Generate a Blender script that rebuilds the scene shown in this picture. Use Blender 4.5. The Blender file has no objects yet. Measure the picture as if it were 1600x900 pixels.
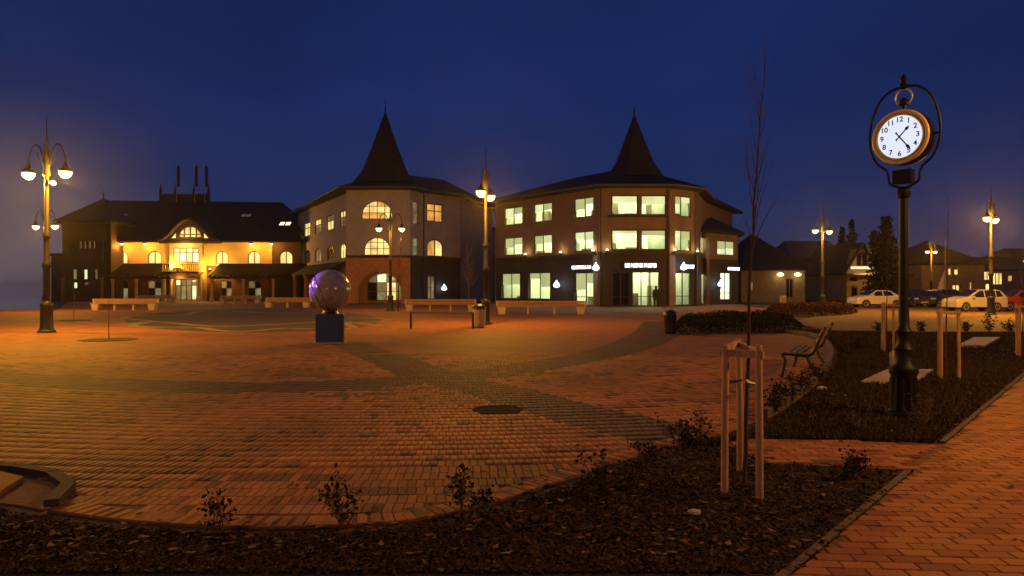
import bpy, bmesh, math, random
import numpy as np
from mathutils import Vector, Matrix
from mathutils.geometry import tessellate_polygon
R = math.radians
rnd = random.Random(7)
SC = bpy.context.scene
COL = SC.collection
# ------------------------------------------------------------------ camera
K, YH, CAMZ = 1100.0, 450.0, 1.6          # focal length in photo pixels, horizon row, eye height
cam = bpy.data.cameras.new('camera'); cam.sensor_width = 36.0; cam.lens = 36.0 * K / 1600.0
cam.clip_start = 0.05; cam.clip_end = 9000
camo = bpy.data.objects.new('camera', cam); COL.objects.link(camo)
camo.location = (0, 0, CAMZ); camo.rotation_euler = (R(90), 0, 0); SC.camera = camo
# ------------------------------------------------------------------ render / exposure
SC.render.engine = 'CYCLES'
SC.cycles.use_denoising = True
SC.cycles.sample_clamp_indirect = 3.0
SC.cycles.max_bounces = 4; SC.cycles.volume_bounces = 0
SC.cycles.use_light_tree = True
SC.view_settings.view_transform = 'Standard'; SC.view_settings.look = 'None'
SC.view_settings.exposure = 0.0; SC.view_settings.gamma = 1.0
SC.view_settings.use_curve_mapping = False
# ------------------------------------------------------------------ world: dusk sky with town glow near the horizon
W = bpy.data.worlds.new('World'); SC.world = W; W.use_nodes = True
nt = W.node_tree; nt.nodes.clear()
def N(t, kind, **kw):
    n = t.nodes.new(kind)
    for k, v in kw.items(): setattr(n, k, v)
    return n
out = N(nt, 'ShaderNodeOutputWorld'); bg = N(nt, 'ShaderNodeBackground'); bg.inputs[1].default_value = 1.0
sky = N(nt, 'ShaderNodeTexSky', sky_type='NISHITA'); sky.sun_disc = False
sky.sun_elevation = R(-5.0); sky.sun_rotation = R(160); sky.altitude = 100
tc = N(nt, 'ShaderNodeTexCoord'); sep = N(nt, 'ShaderNodeSeparateXYZ'); nt.links.new(tc.outputs['Generated'], sep.inputs[0])
ramp = N(nt, 'ShaderNodeValToRGB'); cr = ramp.color_ramp
cr.elements[0].position = 0.0; cr.elements[0].color = (0.029, 0.030, 0.070, 1)
cr.elements[1].position = 1.0; cr.elements[1].color = (0.0045, 0.011, 0.062, 1)
for p, c in ((0.05, (0.023, 0.028, 0.076, 1)), (0.12, (0.0125, 0.0235, 0.088, 1)), (0.24, (0.0085, 0.021, 0.102, 1)), (0.40, (0.0075, 0.019, 0.094, 1))):
    e = cr.elements.new(p); e.color = c
nt.links.new(sep.outputs[2], ramp.inputs[0])
# the misty lake side (left) glows greyer and mauve close to the horizon
mz = N(nt, 'ShaderNodeMapRange'); mz.inputs[1].default_value = 0.0; mz.inputs[2].default_value = 0.25; mz.inputs[3].default_value = 1.0; mz.inputs[4].default_value = 0.0
mz.interpolation_type = 'SMOOTHSTEP'; nt.links.new(sep.outputs[2], mz.inputs[0])
mx = N(nt, 'ShaderNodeMapRange'); mx.inputs[1].default_value = -0.62; mx.inputs[2].default_value = -0.40; mx.inputs[3].default_value = 1.0; mx.inputs[4].default_value = 0.0
mx.interpolation_type = 'SMOOTHSTEP'; nt.links.new(sep.outputs[0], mx.inputs[0])
mm = N(nt, 'ShaderNodeMath', operation='MULTIPLY'); nt.links.new(mz.outputs[0], mm.inputs[0]); nt.links.new(mx.outputs[0], mm.inputs[1])
glow = N(nt, 'ShaderNodeMixRGB', blend_type='MIX'); glow.inputs[2].default_value = (0.135, 0.102, 0.118, 1)
nt.links.new(mm.outputs[0], glow.inputs[0]); nt.links.new(ramp.outputs[0], glow.inputs[1])
cn = N(nt, 'ShaderNodeTexNoise'); cn.inputs['Scale'].default_value = 2.2; cn.inputs['Detail'].default_value = 5
cmap = N(nt, 'ShaderNodeMapping'); cmap.inputs['Scale'].default_value = (1, 1, 2.6)
nt.links.new(tc.outputs['Generated'], cmap.inputs[0]); nt.links.new(cmap.outputs[0], cn.inputs['Vector'])
cm = N(nt, 'ShaderNodeMapRange'); cm.inputs[1].default_value = 0.3; cm.inputs[2].default_value = 0.7; cm.inputs[3].default_value = 0.80; cm.inputs[4].default_value = 1.22
nt.links.new(cn.outputs[0], cm.inputs[0])
cloud = N(nt, 'ShaderNodeMixRGB', blend_type='MULTIPLY'); cloud.inputs[0].default_value = 1.0
nt.links.new(glow.outputs[0], cloud.inputs[1]); nt.links.new(cm.outputs[0], cloud.inputs[2])
sks = N(nt, 'ShaderNodeMixRGB', blend_type='ADD'); sks.inputs[0].default_value = 0.08
nt.links.new(cloud.outputs[0], sks.inputs[1]); nt.links.new(sky.outputs[0], sks.inputs[2])
nt.links.new(sks.outputs[0], bg.inputs[0]); nt.links.new(bg.outputs[0], out.inputs[0])

# ------------------------------------------------------------------ helpers
def G(px, py, z=0.0):
    d = K * (CAMZ - z) / (py - YH); return Vector(((px - 800) / K * d, d, z))
def P(px, py, d): return Vector(((px - 800) / K * d, d, CAMZ + (YH - py) / K * d))
def X(px, d): return (px - 800) / K * d
def Z(py, d): return CAMZ + (YH - py) / K * d

def tag(o, label=None, cat=None, group=None, kind=None):
    if label: o['label'] = label
    if cat: o['category'] = cat
    if group: o['group'] = group
    if kind: o['kind'] = kind
    return o
def empty(name, loc=(0, 0, 0), rz=0.0, label=None, cat=None, group=None, parent=None):
    o = bpy.data.objects.new(name, None); COL.objects.link(o); o.location = loc; o.rotation_euler = (0, 0, rz)
    o.empty_display_size = 0.2
    if parent: o.parent = parent
    return tag(o, label, cat, group)
def link(name, me, mat=None, parent=None, loc=None):
    o = bpy.data.objects.new(name, me); COL.objects.link(o)
    if mat is not None:
        me.materials.clear(); me.materials.append(mat)
    if parent is not None: o.parent = parent
    if loc is not None: o.location = loc
    return o
def copy_tree(o, parent=None):
    c = o.copy(); COL.objects.link(c); c.parent = parent
    for ch in list(o.children): copy_tree(ch, c)
    return c

class MB:
    def __init__(s): s.v = []; s.f = []
    def add(s, vs, fs):
        b = len(s.v); s.v += [tuple(q) for q in vs]; s.f += [tuple(i + b for i in f) for f in fs]; return s
    def box(s, c, d, rz=0.0, taper=1.0):
        x, y, z = d[0] / 2, d[1] / 2, d[2] / 2; vs = []
        cz, sz = math.cos(rz), math.sin(rz)
        for k in (-1, 1):
            t = taper if k > 0 else 1.0
            for i, j in ((-1, -1), (1, -1), (1, 1), (-1, 1)):
                px, py = i * x * t, j * y * t
                vs.append((c[0] + px * cz - py * sz, c[1] + px * sz + py * cz, c[2] + k * z))
        return s.add(vs, [(3, 2, 1, 0), (4, 5, 6, 7), (0, 1, 5, 4), (1, 2, 6, 5), (2, 3, 7, 6), (3, 0, 4, 7)])
    def bar(s, a, b, w, h, up=(0, 0, 1)):
        a, b = Vector(a), Vector(b); t = (b - a).normalized(); u = Vector(up)
        if abs(t.dot(u)) > 0.98: u = Vector((0, 1, 0))
        n = t.cross(u).normalized(); u = n.cross(t).normalized()
        vs = []
        for q in (a, b):
            for i, j in ((-1, -1), (1, -1), (1, 1), (-1, 1)): vs.append(q + n * (i * w / 2) + u * (j * h / 2))
        return s.add(vs, [(3, 2, 1, 0), (4, 5, 6, 7), (0, 1, 5, 4), (1, 2, 6, 5), (2, 3, 7, 6), (3, 0, 4, 7)])
    def tube(s, pts, r, n=8, closed=False):
        pts = [Vector(p) for p in pts]; m = len(pts)
        rs = r if isinstance(r, (list, tuple)) else [r] * m
        vs = []; prev = None
        for i in range(m):
            if closed: t = (pts[(i + 1) % m] - pts[i - 1])
            else: t = (pts[min(i + 1, m - 1)] - pts[max(i - 1, 0)])
            t.normalize()
            if prev is None:
                u = Vector((0, 0, 1)) if abs(t.z) < 0.9 else Vector((1, 0, 0)); a = t.cross(u).normalized()
            else: a = (prev - t * prev.dot(t)).normalized()
            prev = a; b = t.cross(a)
            for k in range(n):
                an = 2 * math.pi * k / n; vs.append(pts[i] + (a * math.cos(an) + b * math.sin(an)) * rs[i])
        fs = []
        for i in range(m if closed else m - 1):
            j = (i + 1) % m
            for k in range(n): fs.append((i * n + k, i * n + (k + 1) % n, j * n + (k + 1) % n, j * n + k))
        if not closed: fs.append(tuple(range(n))[::-1]); fs.append(tuple(range((m - 1) * n, m * n)))
        return s.add(vs, fs)
    def lathe(s, prof, n=16, c=(0, 0, 0), rot=0.0):
        vs = []; m = len(prof)
        for r, z in prof:
            for k in range(n):
                a = 2 * math.pi * k / n + rot; vs.append((c[0] + r * math.cos(a), c[1] + r * math.sin(a), c[2] + z))
        fs = []
        for i in range(m - 1):
            for k in range(n): fs.append((i * n + k, i * n + (k + 1) % n, (i + 1) * n + (k + 1) % n, (i + 1) * n + k))
        fs.append(tuple(range(n))[::-1]); fs.append(tuple(range((m - 1) * n, m * n)))
        return s.add(vs, fs)
    def sphere(s, c, r, n=16, m=10, sq=(1, 1, 1)):
        prof = [(max(1e-4, r * math.sin(math.pi * i / m)), -r * math.cos(math.pi * i / m)) for i in range(m + 1)]
        b = len(s.v); s.lathe(prof, n)
        for i in range(b, len(s.v)):
            v = s.v[i]; s.v[i] = (v[0] * sq[0] + c[0], v[1] * sq[1] + c[1], v[2] * sq[2] + c[2])
        return s
    def prism(s, poly, z0, z1):
        n = len(poly); vs = [(p[0], p[1], z0) for p in poly] + [(p[0], p[1], z1) for p in poly]
        fs = [(i, (i + 1) % n, n + (i + 1) % n, n + i) for i in range(n)]
        b = len(s.v); s.add(vs, fs)
        for t in tessellate_polygon([[Vector((p[0], p[1], 0)) for p in poly]]):
            s.f.append(tuple(b + n + i for i in t)); s.f.append(tuple(b + i for i in t[::-1]))
        return s
    def mesh(s, name, smooth=False):
        me = bpy.data.meshes.new(name); me.from_pydata(s.v, [], s.f); me.update()
        bm = bmesh.new(); bm.from_mesh(me); bmesh.ops.recalc_face_normals(bm, faces=bm.faces); bm.to_mesh(me); bm.free()
        if smooth:
            me.polygons.foreach_set('use_smooth', [True] * len(me.polygons))
            try: me.set_sharp_from_angle(angle=R(40))
            except Exception: pass
        return me
    def build(s, name, mat, parent=None, smooth=False, loc=None):
        return link(name, s.mesh(name, smooth), mat, parent, loc)

def bevel(o, w=0.01, seg=2):
    m = o.modifiers.new('bevel', 'BEVEL'); m.width = w; m.segments = seg; m.limit_method = 'ANGLE'; return o

# ------------------------------------------------------------------ materials
MATS = {}
def mat(name, col, rough=0.7, var=0.18, scale=8.0, bump=0.0, metal=0.0, spec=None, fine=None, stretch=None, col2=None):
    if name in MATS: return MATS[name]
    m = bpy.data.materials.new(name); m.use_nodes = True; t = m.node_tree; b = t.nodes['Principled BSDF']
    b.inputs['Roughness'].default_value = rough; b.inputs['Metallic'].default_value = metal
    if spec is not None: b.inputs['Specular IOR Level'].default_value = spec
    tcn = N(t, 'ShaderNodeTexCoord'); mp = N(t, 'ShaderNodeMapping')
    if stretch: mp.inputs['Scale'].default_value = stretch
    t.links.new(tcn.outputs['Object'], mp.inputs[0])
    nz = N(t, 'ShaderNodeTexNoise'); nz.inputs['Scale'].default_value = scale; nz.inputs['Detail'].default_value = 6; nz.inputs['Roughness'].default_value = 0.62
    t.links.new(mp.outputs[0], nz.inputs['Vector'])
    r = N(t, 'ShaderNodeValToRGB'); c = Vector(col)
    a = c * (1 - var); d = Vector(col2) if col2 else c * (1 + var)
    r.color_ramp.elements[0].position = 0.32; r.color_ramp.elements[0].color = (*a, 1)
    r.color_ramp.elements[1].position = 0.68; r.color_ramp.elements[1].color = (*[min(1, q) for q in d], 1)
    t.links.new(nz.outputs[0], r.inputs[0]); t.links.new(r.outputs[0], b.inputs['Base Color'])
    rr = N(t, 'ShaderNodeMapRange'); rr.inputs[3].default_value = max(0.03, rough - 0.1); rr.inputs[4].default_value = min(1, rough + 0.1)
    t.links.new(nz.outputs[0], rr.inputs[0]); t.links.new(rr.outputs[0], b.inputs['Roughness'])
    if bump:
        n2 = N(t, 'ShaderNodeTexNoise'); n2.inputs['Scale'].default_value = fine or scale * 5; n2.inputs['Detail'].default_value = 4
        t.links.new(mp.outputs[0], n2.inputs['Vector'])
        bp = N(t, 'ShaderNodeBump'); bp.inputs['Strength'].default_value = bump; bp.inputs['Distance'].default_value = 0.02
        t.links.new(n2.outputs[0], bp.inputs['Height']); t.links.new(bp.outputs[0], b.inputs['Normal'])
    MATS[name] = m; return m
def emit(name, col, strength, var=0.0, scale=1.2):
    if name in MATS: return MATS[name]
    m = bpy.data.materials.new(name); m.use_nodes = True; t = m.node_tree; b = t.nodes['Principled BSDF']
    b.inputs['Base Color'].default_value = (0.25, 0.25, 0.25, 1); b.inputs['Roughness'].default_value = 0.15
    b.inputs['Emission Color'].default_value = (*col, 1); b.inputs['Emission Strength'].default_value = strength
    if var:      # uneven room light put into the emission as mottled noise
        tcn = N(t, 'ShaderNodeTexCoord'); nz = N(t, 'ShaderNodeTexNoise'); nz.inputs['Scale'].default_value = scale; nz.inputs['Detail'].default_value = 3
        t.links.new(tcn.outputs['Object'], nz.inputs['Vector'])
        mr = N(t, 'ShaderNodeMapRange'); mr.inputs[1].default_value = 0.3; mr.inputs[2].default_value = 0.7
        mr.inputs[3].default_value = strength * (1 - var); mr.inputs[4].default_value = strength * (1 + var)
        t.links.new(nz.outputs[0], mr.inputs[0]); t.links.new(mr.outputs[0], b.inputs['Emission Strength'])
    MATS[name] = m; return m
M_pane = bpy.data.materials.new('clear_window_glass'); M_pane.use_nodes = True; _t = M_pane.node_tree; _t.nodes.clear()
_o = N(_t, 'ShaderNodeOutputMaterial'); _mx = N(_t, 'ShaderNodeMixShader'); _tr = N(_t, 'ShaderNodeBsdfTransparent'); _tr.inputs[0].default_value = (0.94, 0.97, 0.92, 1); _gl = N(_t, 'ShaderNodeBsdfGlossy'); _gl.inputs['Roughness'].default_value = 0.03
_mx.inputs[0].default_value = 0.05; _t.links.new(_tr.outputs[0], _mx.inputs[1]); _t.links.new(_gl.outputs[0], _mx.inputs[2]); _t.links.new(_mx.outputs[0], _o.inputs[0])
SODIUM = (1.0, 0.41, 0.03)
def point(name, loc, power, col=SODIUM, radius=0.08, parent=None):
    l = bpy.data.lights.new(name, 'POINT'); l.energy = power; l.color = col; l.shadow_soft_size = radius
    o = bpy.data.objects.new(name, l); COL.objects.link(o); o.location = loc
    if parent: o.parent = parent
    return o
def spot(name, loc, target, power, col, angle, parent=None, radius=0.05, blend=0.6):
    l = bpy.data.lights.new(name, 'SPOT'); l.energy = power; l.color = col; l.spot_size = R(angle); l.spot_blend = blend; l.shadow_soft_size = radius
    o = bpy.data.objects.new(name, l); COL.objects.link(o); o.location = loc
    o.rotation_euler = (Vector(target) - Vector(loc)).to_track_quat('-Z', 'Y').to_euler()
    return o

M_iron = mat('cast_iron', (0.018, 0.020, 0.020), 0.42, 0.3, 20, 0.15)
M_post = mat('lamp_post_paint', (0.020, 0.015, 0.012), 0.55, 0.2, 14, 0.1, spec=0.25)
M_gold = mat('gilt_brass', (0.85, 0.66, 0.26), 0.3, 0.10, 12, 0.0, metal=0.0)
M_clock = mat('black_clock_enamel', (0.006, 0.007, 0.007), 0.5, 0.3, 20, 0.1, spec=0.25)
M_brickred = mat('red_brick_wall', (0.44, 0.19, 0.075), 0.85, 0.3, 6, 0.4)
M_plaster = mat('plaster', (0.37, 0.33, 0.32), 0.9, 0.12, 1.2, 0.25, fine=40)
M_plaster2 = mat('plaster_grey', (0.37, 0.35, 0.34), 0.9, 0.12, 1.0, 0.25, fine=40)
M_ochre = mat('ochre_plaster', (0.58, 0.42, 0.19), 0.9, 0.12, 0.8, 0.2, fine=30)
M_darkclad = mat('dark_cladding', (0.032, 0.023, 0.020), 0.7, 0.3, 2.0, 0.3, fine=20)
M_wood = mat('brown_timber', (0.16, 0.085, 0.04), 0.75, 0.3, 5, 0.3, stretch=(1, 1, 6))
M_darkwood = mat('dark_timber', (0.06, 0.032, 0.018), 0.75, 0.35, 6, 0.3)
M_roof = mat('slate_roof', (0.014, 0.011, 0.010), 0.85, 0.35, 3.0, 0.6, fine=9)
M_roofb = mat('grey_roof', (0.05, 0.05, 0.055), 0.8, 0.3, 3.0, 0.5, fine=9)
M_stone = mat('pale_concrete', (0.42, 0.37, 0.31), 0.85, 0.15, 6, 0.3)
M_frame = mat('window_frame_dark', (0.035, 0.03, 0.02), 0.5, 0.2, 10)
M_framew = mat('window_frame_brown', (0.14, 0.07, 0.03), 0.5, 0.2, 10)
M_darkglass = mat('dark_glass', (0.012, 0.012, 0.014), 0.08, 0.1, 3)
E_office = emit('lit_office_pane', (0.80, 0.90, 0.50), 1.15, 0.28, 0.9)
E_office2 = emit('lit_office_pane_bright', (0.90, 0.95, 0.62), 1.5, 0.3, 0.8)
E_blind = emit('glowing_office_blind', (0.74, 0.84, 0.40), 0.9, 0.2, 0.7)  # blind with the room light put into its own emission
E_warm = emit('lit_warm_pane', (1.0, 0.74, 0.24), 1.1, 0.35, 1.1)
E_orange = emit('lit_orange_pane', (1.0, 0.46, 0.09), 0.75, 0.45, 1.3)
E_roller = emit('glowing_roller_blind', (0.62, 0.72, 0.29), 0.62, 0.15, 0.6)  # roller blind emits; the light from behind is put into its glow
E_dim = emit('dim_pane', (0.80, 0.60, 0.26), 0.16, 0.6, 1.2)
E_dimgreen = emit('dim_green_pane', (0.62, 0.70, 0.30), 0.22, 0.7, 1.2)
E_white = emit('white_lamp_glass', (0.80, 0.93, 1.0), 4.0)
E_letter = emit('white_sign_letters', (0.80, 0.90, 1.0), 4.0)
E_sodium = emit('sodium_glass', (1.0, 0.72, 0.27), 4.0)
E_spotw = emit('warm_lamp_glass', (1.0, 0.75, 0.35), 6.0)

# ------------------------------------------------------------------ walls with openings
class Frame:                                    # a vertical wall plane between two plan points (left to right as seen)
    def __init__(s, p0, p1):
        s.p0 = Vector((p0[0], p0[1], 0)); s.p1 = Vector((p1[0], p1[1], 0)); d = s.p1 - s.p0
        s.L = d.length; s.u = d.normalized(); s.n = s.u.cross(Vector((0, 0, 1)))
        s.M = Matrix(((s.u.x, 0, s.n.x, s.p0.x), (s.u.y, 0, s.n.y, s.p0.y), (0, 1, 0, 0), (0, 0, 0, 1)))
    def uat(s, px):                             # where a sight line meets the wall
        k = (px - 800) / K; d = s.p1 - s.p0
        return (k * s.p0.y - s.p0.x) / (d.x - k * d.y) * s.L
    def pt(s, u, z, o=0.0): return s.p0 + s.u * u + s.n * o + Vector((0, 0, z))
def arch_pts(u0, u1, z0, z1, rise, n=14):
    zs = z1 - rise; c = (u0 + u1) / 2; a = (u1 - u0) / 2
    return [(u0, z0), (u1, z0)] + [(c + a * math.cos(math.pi * i / n), zs + rise * math.sin(math.pi * i / n)) for i in range(n + 1)]
def rect_pts(u0, u1, z0, z1): return [(u0, z0), (u1, z0), (u1, z1), (u0, z1)]
def wall(name, fr, u0, u1, z0, z1, holes, m, parent, thick=0.35, top=None, off=0.0):
    cu = bpy.data.curves.new(name, 'CURVE'); cu.dimensions = '2D'; cu.fill_mode = 'BOTH'; cu.extrude = thick / 2
    outline = top if top else rect_pts(u0, u1, z0, z1)
    for poly in [outline] + holes:
        sp = cu.splines.new('POLY'); sp.points.add(len(poly) - 1)
        for q, p in zip(sp.points, poly): q.co = (p[0], p[1], 0, 1)
        sp.use_cyclic_u = True
    tmp = bpy.data.objects.new(name, cu); COL.objects.link(tmp)
    dg = bpy.context.evaluated_depsgraph_get(); me = bpy.data.meshes.new_from_object(tmp.evaluated_get(dg))
    bpy.data.objects.remove(tmp); bpy.data.curves.remove(cu)
    me.name = name; me.transform(fr.M @ Matrix.Translation((0, 0, -thick / 2 + off)))
    me.materials.clear()
    return link(name, me, m, parent)
def window(fr, u0, u1, z0, z1, parent, fm, pm, cols=2, rows=(), arch=0.0, sill=None, off=-0.14, fw=0.07, name='window', label=None, pms=None, blinds=False):
    """frame mesh; panes and sill are its children"""
    mb = MB()
    def slab(poly, o0, o1):
        n = len(poly); vs = [fr.pt(p[0], p[1], o0) for p in poly] + [fr.pt(p[0], p[1], o1) for p in poly]
        mb.add(vs, [(i, (i + 1) % n, n + (i + 1) % n, n + i) for i in range(n)] + [tuple(range(n))[::-1], tuple(range(n, 2 * n))])
    a = (u1 - u0) / 2; c = (u0 + u1) / 2; zs = z1 - arch
    def topz(u): return z1 if not arch else zs + arch * math.sqrt(max(0, 1 - ((u - c) / a) ** 2))
    o0, o1 = off - 0.03, off + 0.05
    slab(rect_pts(u0, u0 + fw, z0, zs if arch else z1), o0, o1); slab(rect_pts(u1 - fw, u1, z0, zs if arch else z1), o0, o1)
    slab(rect_pts(u0 + fw, u1 - fw, z0, z0 + fw), o0, o1)
    if arch:
        n = 14
        for i in range(n):
            t0, t1 = math.pi * i / n, math.pi * (i + 1) / n
            q = [(c + a * math.cos(t0), zs + arch * math.sin(t0)), (c + a * math.cos(t1), zs + arch * math.sin(t1)),
                 (c + (a - fw) * math.cos(t1), zs + (arch - fw) * math.sin(t1)), (c + (a - fw) * math.cos(t0), zs + (arch - fw) * math.sin(t0))]
            slab(q, o0, o1)
    else: slab(rect_pts(u0 + fw, u1 - fw, z1 - fw, z1), o0, o1)
    us = [u0 + (u1 - u0) * i / cols for i in range(cols + 1)]
    for u in us[1:-1]: slab(rect_pts(u - fw * 0.55, u + fw * 0.55, z0 + fw, topz(u) - fw * 0.5), o0, o1 - 0.004)
    zr = [z0] + [z0 + (z1 - z0) * r for r in rows] + [z1]
    for z in zr[1:-1]:
        du = a * math.sqrt(max(0, 1 - ((z - zs) / arch) ** 2)) if arch and z > zs else a
        slab(rect_pts(c - du + fw * 0.5, c + du - fw * 0.5, z - fw * 0.4, z + fw * 0.4), o0, o1 - 0.008)
    w = mb.build(name, fm, parent)
    if label: w['label'] = label
    k = 0
    for i in range(cols):
        for j in range(len(zr) - 1):
            ua, ub, za, zb = us[i], us[i + 1], zr[j], zr[j + 1]
            poly = [(ua, za), (ub, za)]
            if arch:
                m = 6; tp = [(ub + (ua - ub) * q / m, min(zb, topz(ub + (ua - ub) * q / m))) for q in range(m + 1)]
                tp = [p for p in tp if p[1] > za + 0.01]
                if len(tp) < 2: continue
                # keep the base inside the arch
                lo = min(p[0] for p in tp); hi = max(p[0] for p in tp)
                if za > zs: poly = [(lo, za), (hi, za)]
                poly += tp
            else: poly += [(ub, zb), (ua, zb)]
            pb = MB(); n = len(poly); vs = [fr.pt(p[0], p[1], off - 0.012) for p in poly] + [fr.pt(p[0], p[1], off - 0.004) for p in poly]
            pb.add(vs, [tuple(range(n))[::-1], tuple(range(n, 2 * n))] + [(q, (q + 1) % n, n + (q + 1) % n, n + q) for q in range(n)])
            pb.build('pane', (pms[k % len(pms)] if pms else pm), w); k += 1
    if blinds:
        for i in range(cols):
            hb = rnd.uniform(0.18, 0.6); ua, ub = us[i] + fw * 0.6, us[i + 1] - fw * 0.6
            vs = [fr.pt(u, z, o) for o in (off - 0.003, off + 0.006) for u, z in rect_pts(ua, ub, z1 - (z1 - z0) * hb, z1 - fw * 0.6)]
            MB().add(vs, [(3, 2, 1, 0), (4, 5, 6, 7), (0, 1, 5, 4), (1, 2, 6, 5), (2, 3, 7, 6), (3, 0, 4, 7)]).build('blind', E_roller if rnd.random() < 0.6 else E_blind, w)
    if sill:
        sb = MB(); vs = [fr.pt(u, z, o) for o in (off, 0.14) for u, z in rect_pts(u0 - 0.12, u1 + 0.12, z0 - 0.13, z0 - 0.005)]
        sb.add(vs, [(3, 2, 1, 0), (4, 5, 6, 7), (0, 1, 5, 4), (1, 2, 6, 5), (2, 3, 7, 6), (3, 0, 4, 7)]); sb.build('sill', sill, w)
    return w
def hipped(name, eave, ridge, faces, m, parent, fascia=0.28):
    """eave: plan points with z; ridge: points; faces: index lists (e0.., r0..)"""
    mb = MB(); ne = len(eave); vs = list(eave) + list(ridge) + [(p[0], p[1], p[2] - fascia) for p in eave]
    fs = [tuple(int(q[1:]) + (ne if q[0] == 'r' else 0) for q in f) for f in faces]
    o = ne + len(ridge)
    fs += [(i, (i + 1) % ne, o + (i + 1) % ne, o + i) for i in range(ne)]
    mb.add(vs, fs)
    for t in tessellate_polygon([[Vector((p[0], p[1], 0)) for p in eave]]): mb.f.append(tuple(o + i for i in t))
    return mb.build(name, m, parent)

# ================================================================== THE GROUND
def smooth_line(pts, n=8, closed=False):
    res = []; m = len(pts)
    for i in range(m if closed else m - 1):
        p0, p1, p2, p3 = (pts[(i - 1) % m] if (closed or i > 0) else pts[0]), pts[i], pts[(i + 1) % m], (pts[(i + 2) % m] if (closed or i + 2 < m) else pts[-1])
        for k in range(n):
            t = k / n
            res.append(tuple(0.5 * (2 * b + (c - a) * t + (2 * a - 5 * b + 4 * c - d) * t * t + (3 * b - a - 3 * c + d) * t ** 3) for a, b, c, d in zip(p0, p1, p2, p3)))
    if not closed: res.append(tuple(pts[-1]))
    return res
def g2(l): return [tuple(G(*p)[:2]) for p in l]
def inpoly(x, y, poly):
    x = np.asarray(x); y = np.asarray(y); r = np.zeros(x.shape, bool); n = len(poly)
    for i in range(n):
        x0, y0 = poly[i]; x1, y1 = poly[(i + 1) % n]
        if y0 == y1: continue
        c = ((y0 > y) != (y1 > y)) & (x < (x1 - x0) * (y - y0) / (y1 - y0) + x0); r ^= c
    return r
def linedist(x, y, line):
    d = np.full(np.shape(x), 1e9)
    for (ax, ay), (bx, by) in zip(line[:-1], line[1:]):
        vx, vy = bx - ax, by - ay; L = vx * vx + vy * vy + 1e-9
        t = np.clip(((x - ax) * vx + (y - ay) * vy) / L, 0, 1)
        d = np.minimum(d, np.hypot(x - ax - t * vx, y - ay - t * vy))
    return d
def clip_far(poly, yc):
    res = []; n = len(poly)
    for i in range(n):
        a, b = poly[i], poly[(i + 1) % n]
        if a[1] >= yc: res.append(a)
        if (a[1] >= yc) != (b[1] >= yc):
            t = (yc - a[1]) / (b[1] - a[1]); res.append((a[0] + (b[0] - a[0]) * t, yc))
    return res
def sheet(name, poly, z, m, thick=0.05, kind='structure'):
    o = MB().prism(poly, z - thick, z).build(name, m); o['kind'] = kind; return o

M_soil = mat('garden_soil', (0.022, 0.013, 0.008), 0.95, 0.5, 3.0, 0.9, fine=30, col2=(0.042, 0.025, 0.012))
M_joint = mat('paving_joint', (0.15, 0.068, 0.03), 0.95, 0.3, 6, 0.5)
M_asph = mat('asphalt', (0.15, 0.078, 0.035), 0.85, 0.25, 1.2, 0.4, fine=60)
M_water = bpy.data.materials.new('lake_water'); M_water.use_nodes = True
_b = M_water.node_tree.nodes['Principled BSDF']; _b.inputs['Base Color'].default_value = (0.09, 0.08, 0.09, 1); _b.inputs['Roughness'].default_value = 0.02; _b.inputs['IOR'].default_value = 2.4  # grey base puts the mist over the water into its colour
# land: edge of the terrace on the lake side, otherwise on to the horizon
edgeL = [(-2600, -200), (-2600, 40), tuple(G(-600, 486)[:2]), tuple(G(-100, 484.5)[:2]), tuple(G(78, 483.5)[:2]), (X(78, 60), 60), (X(80, 110), 110), (X(90, 600), 600), (X(90, 2600), 2600)]
land = edgeL + [(3000, 2600), (3000, -200)]
sheet('ground', land, -0.02, M_soil, 1.2)
wb = MB().add([(-3000, -300, -1.6), (3100, -300, -1.6), (3100, 2800, -1.6), (-3000, 2800, -1.6)], [(0, 1, 2, 3)]); wo = wb.build('lake_water', M_water); wo['kind'] = 'structure'

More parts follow.
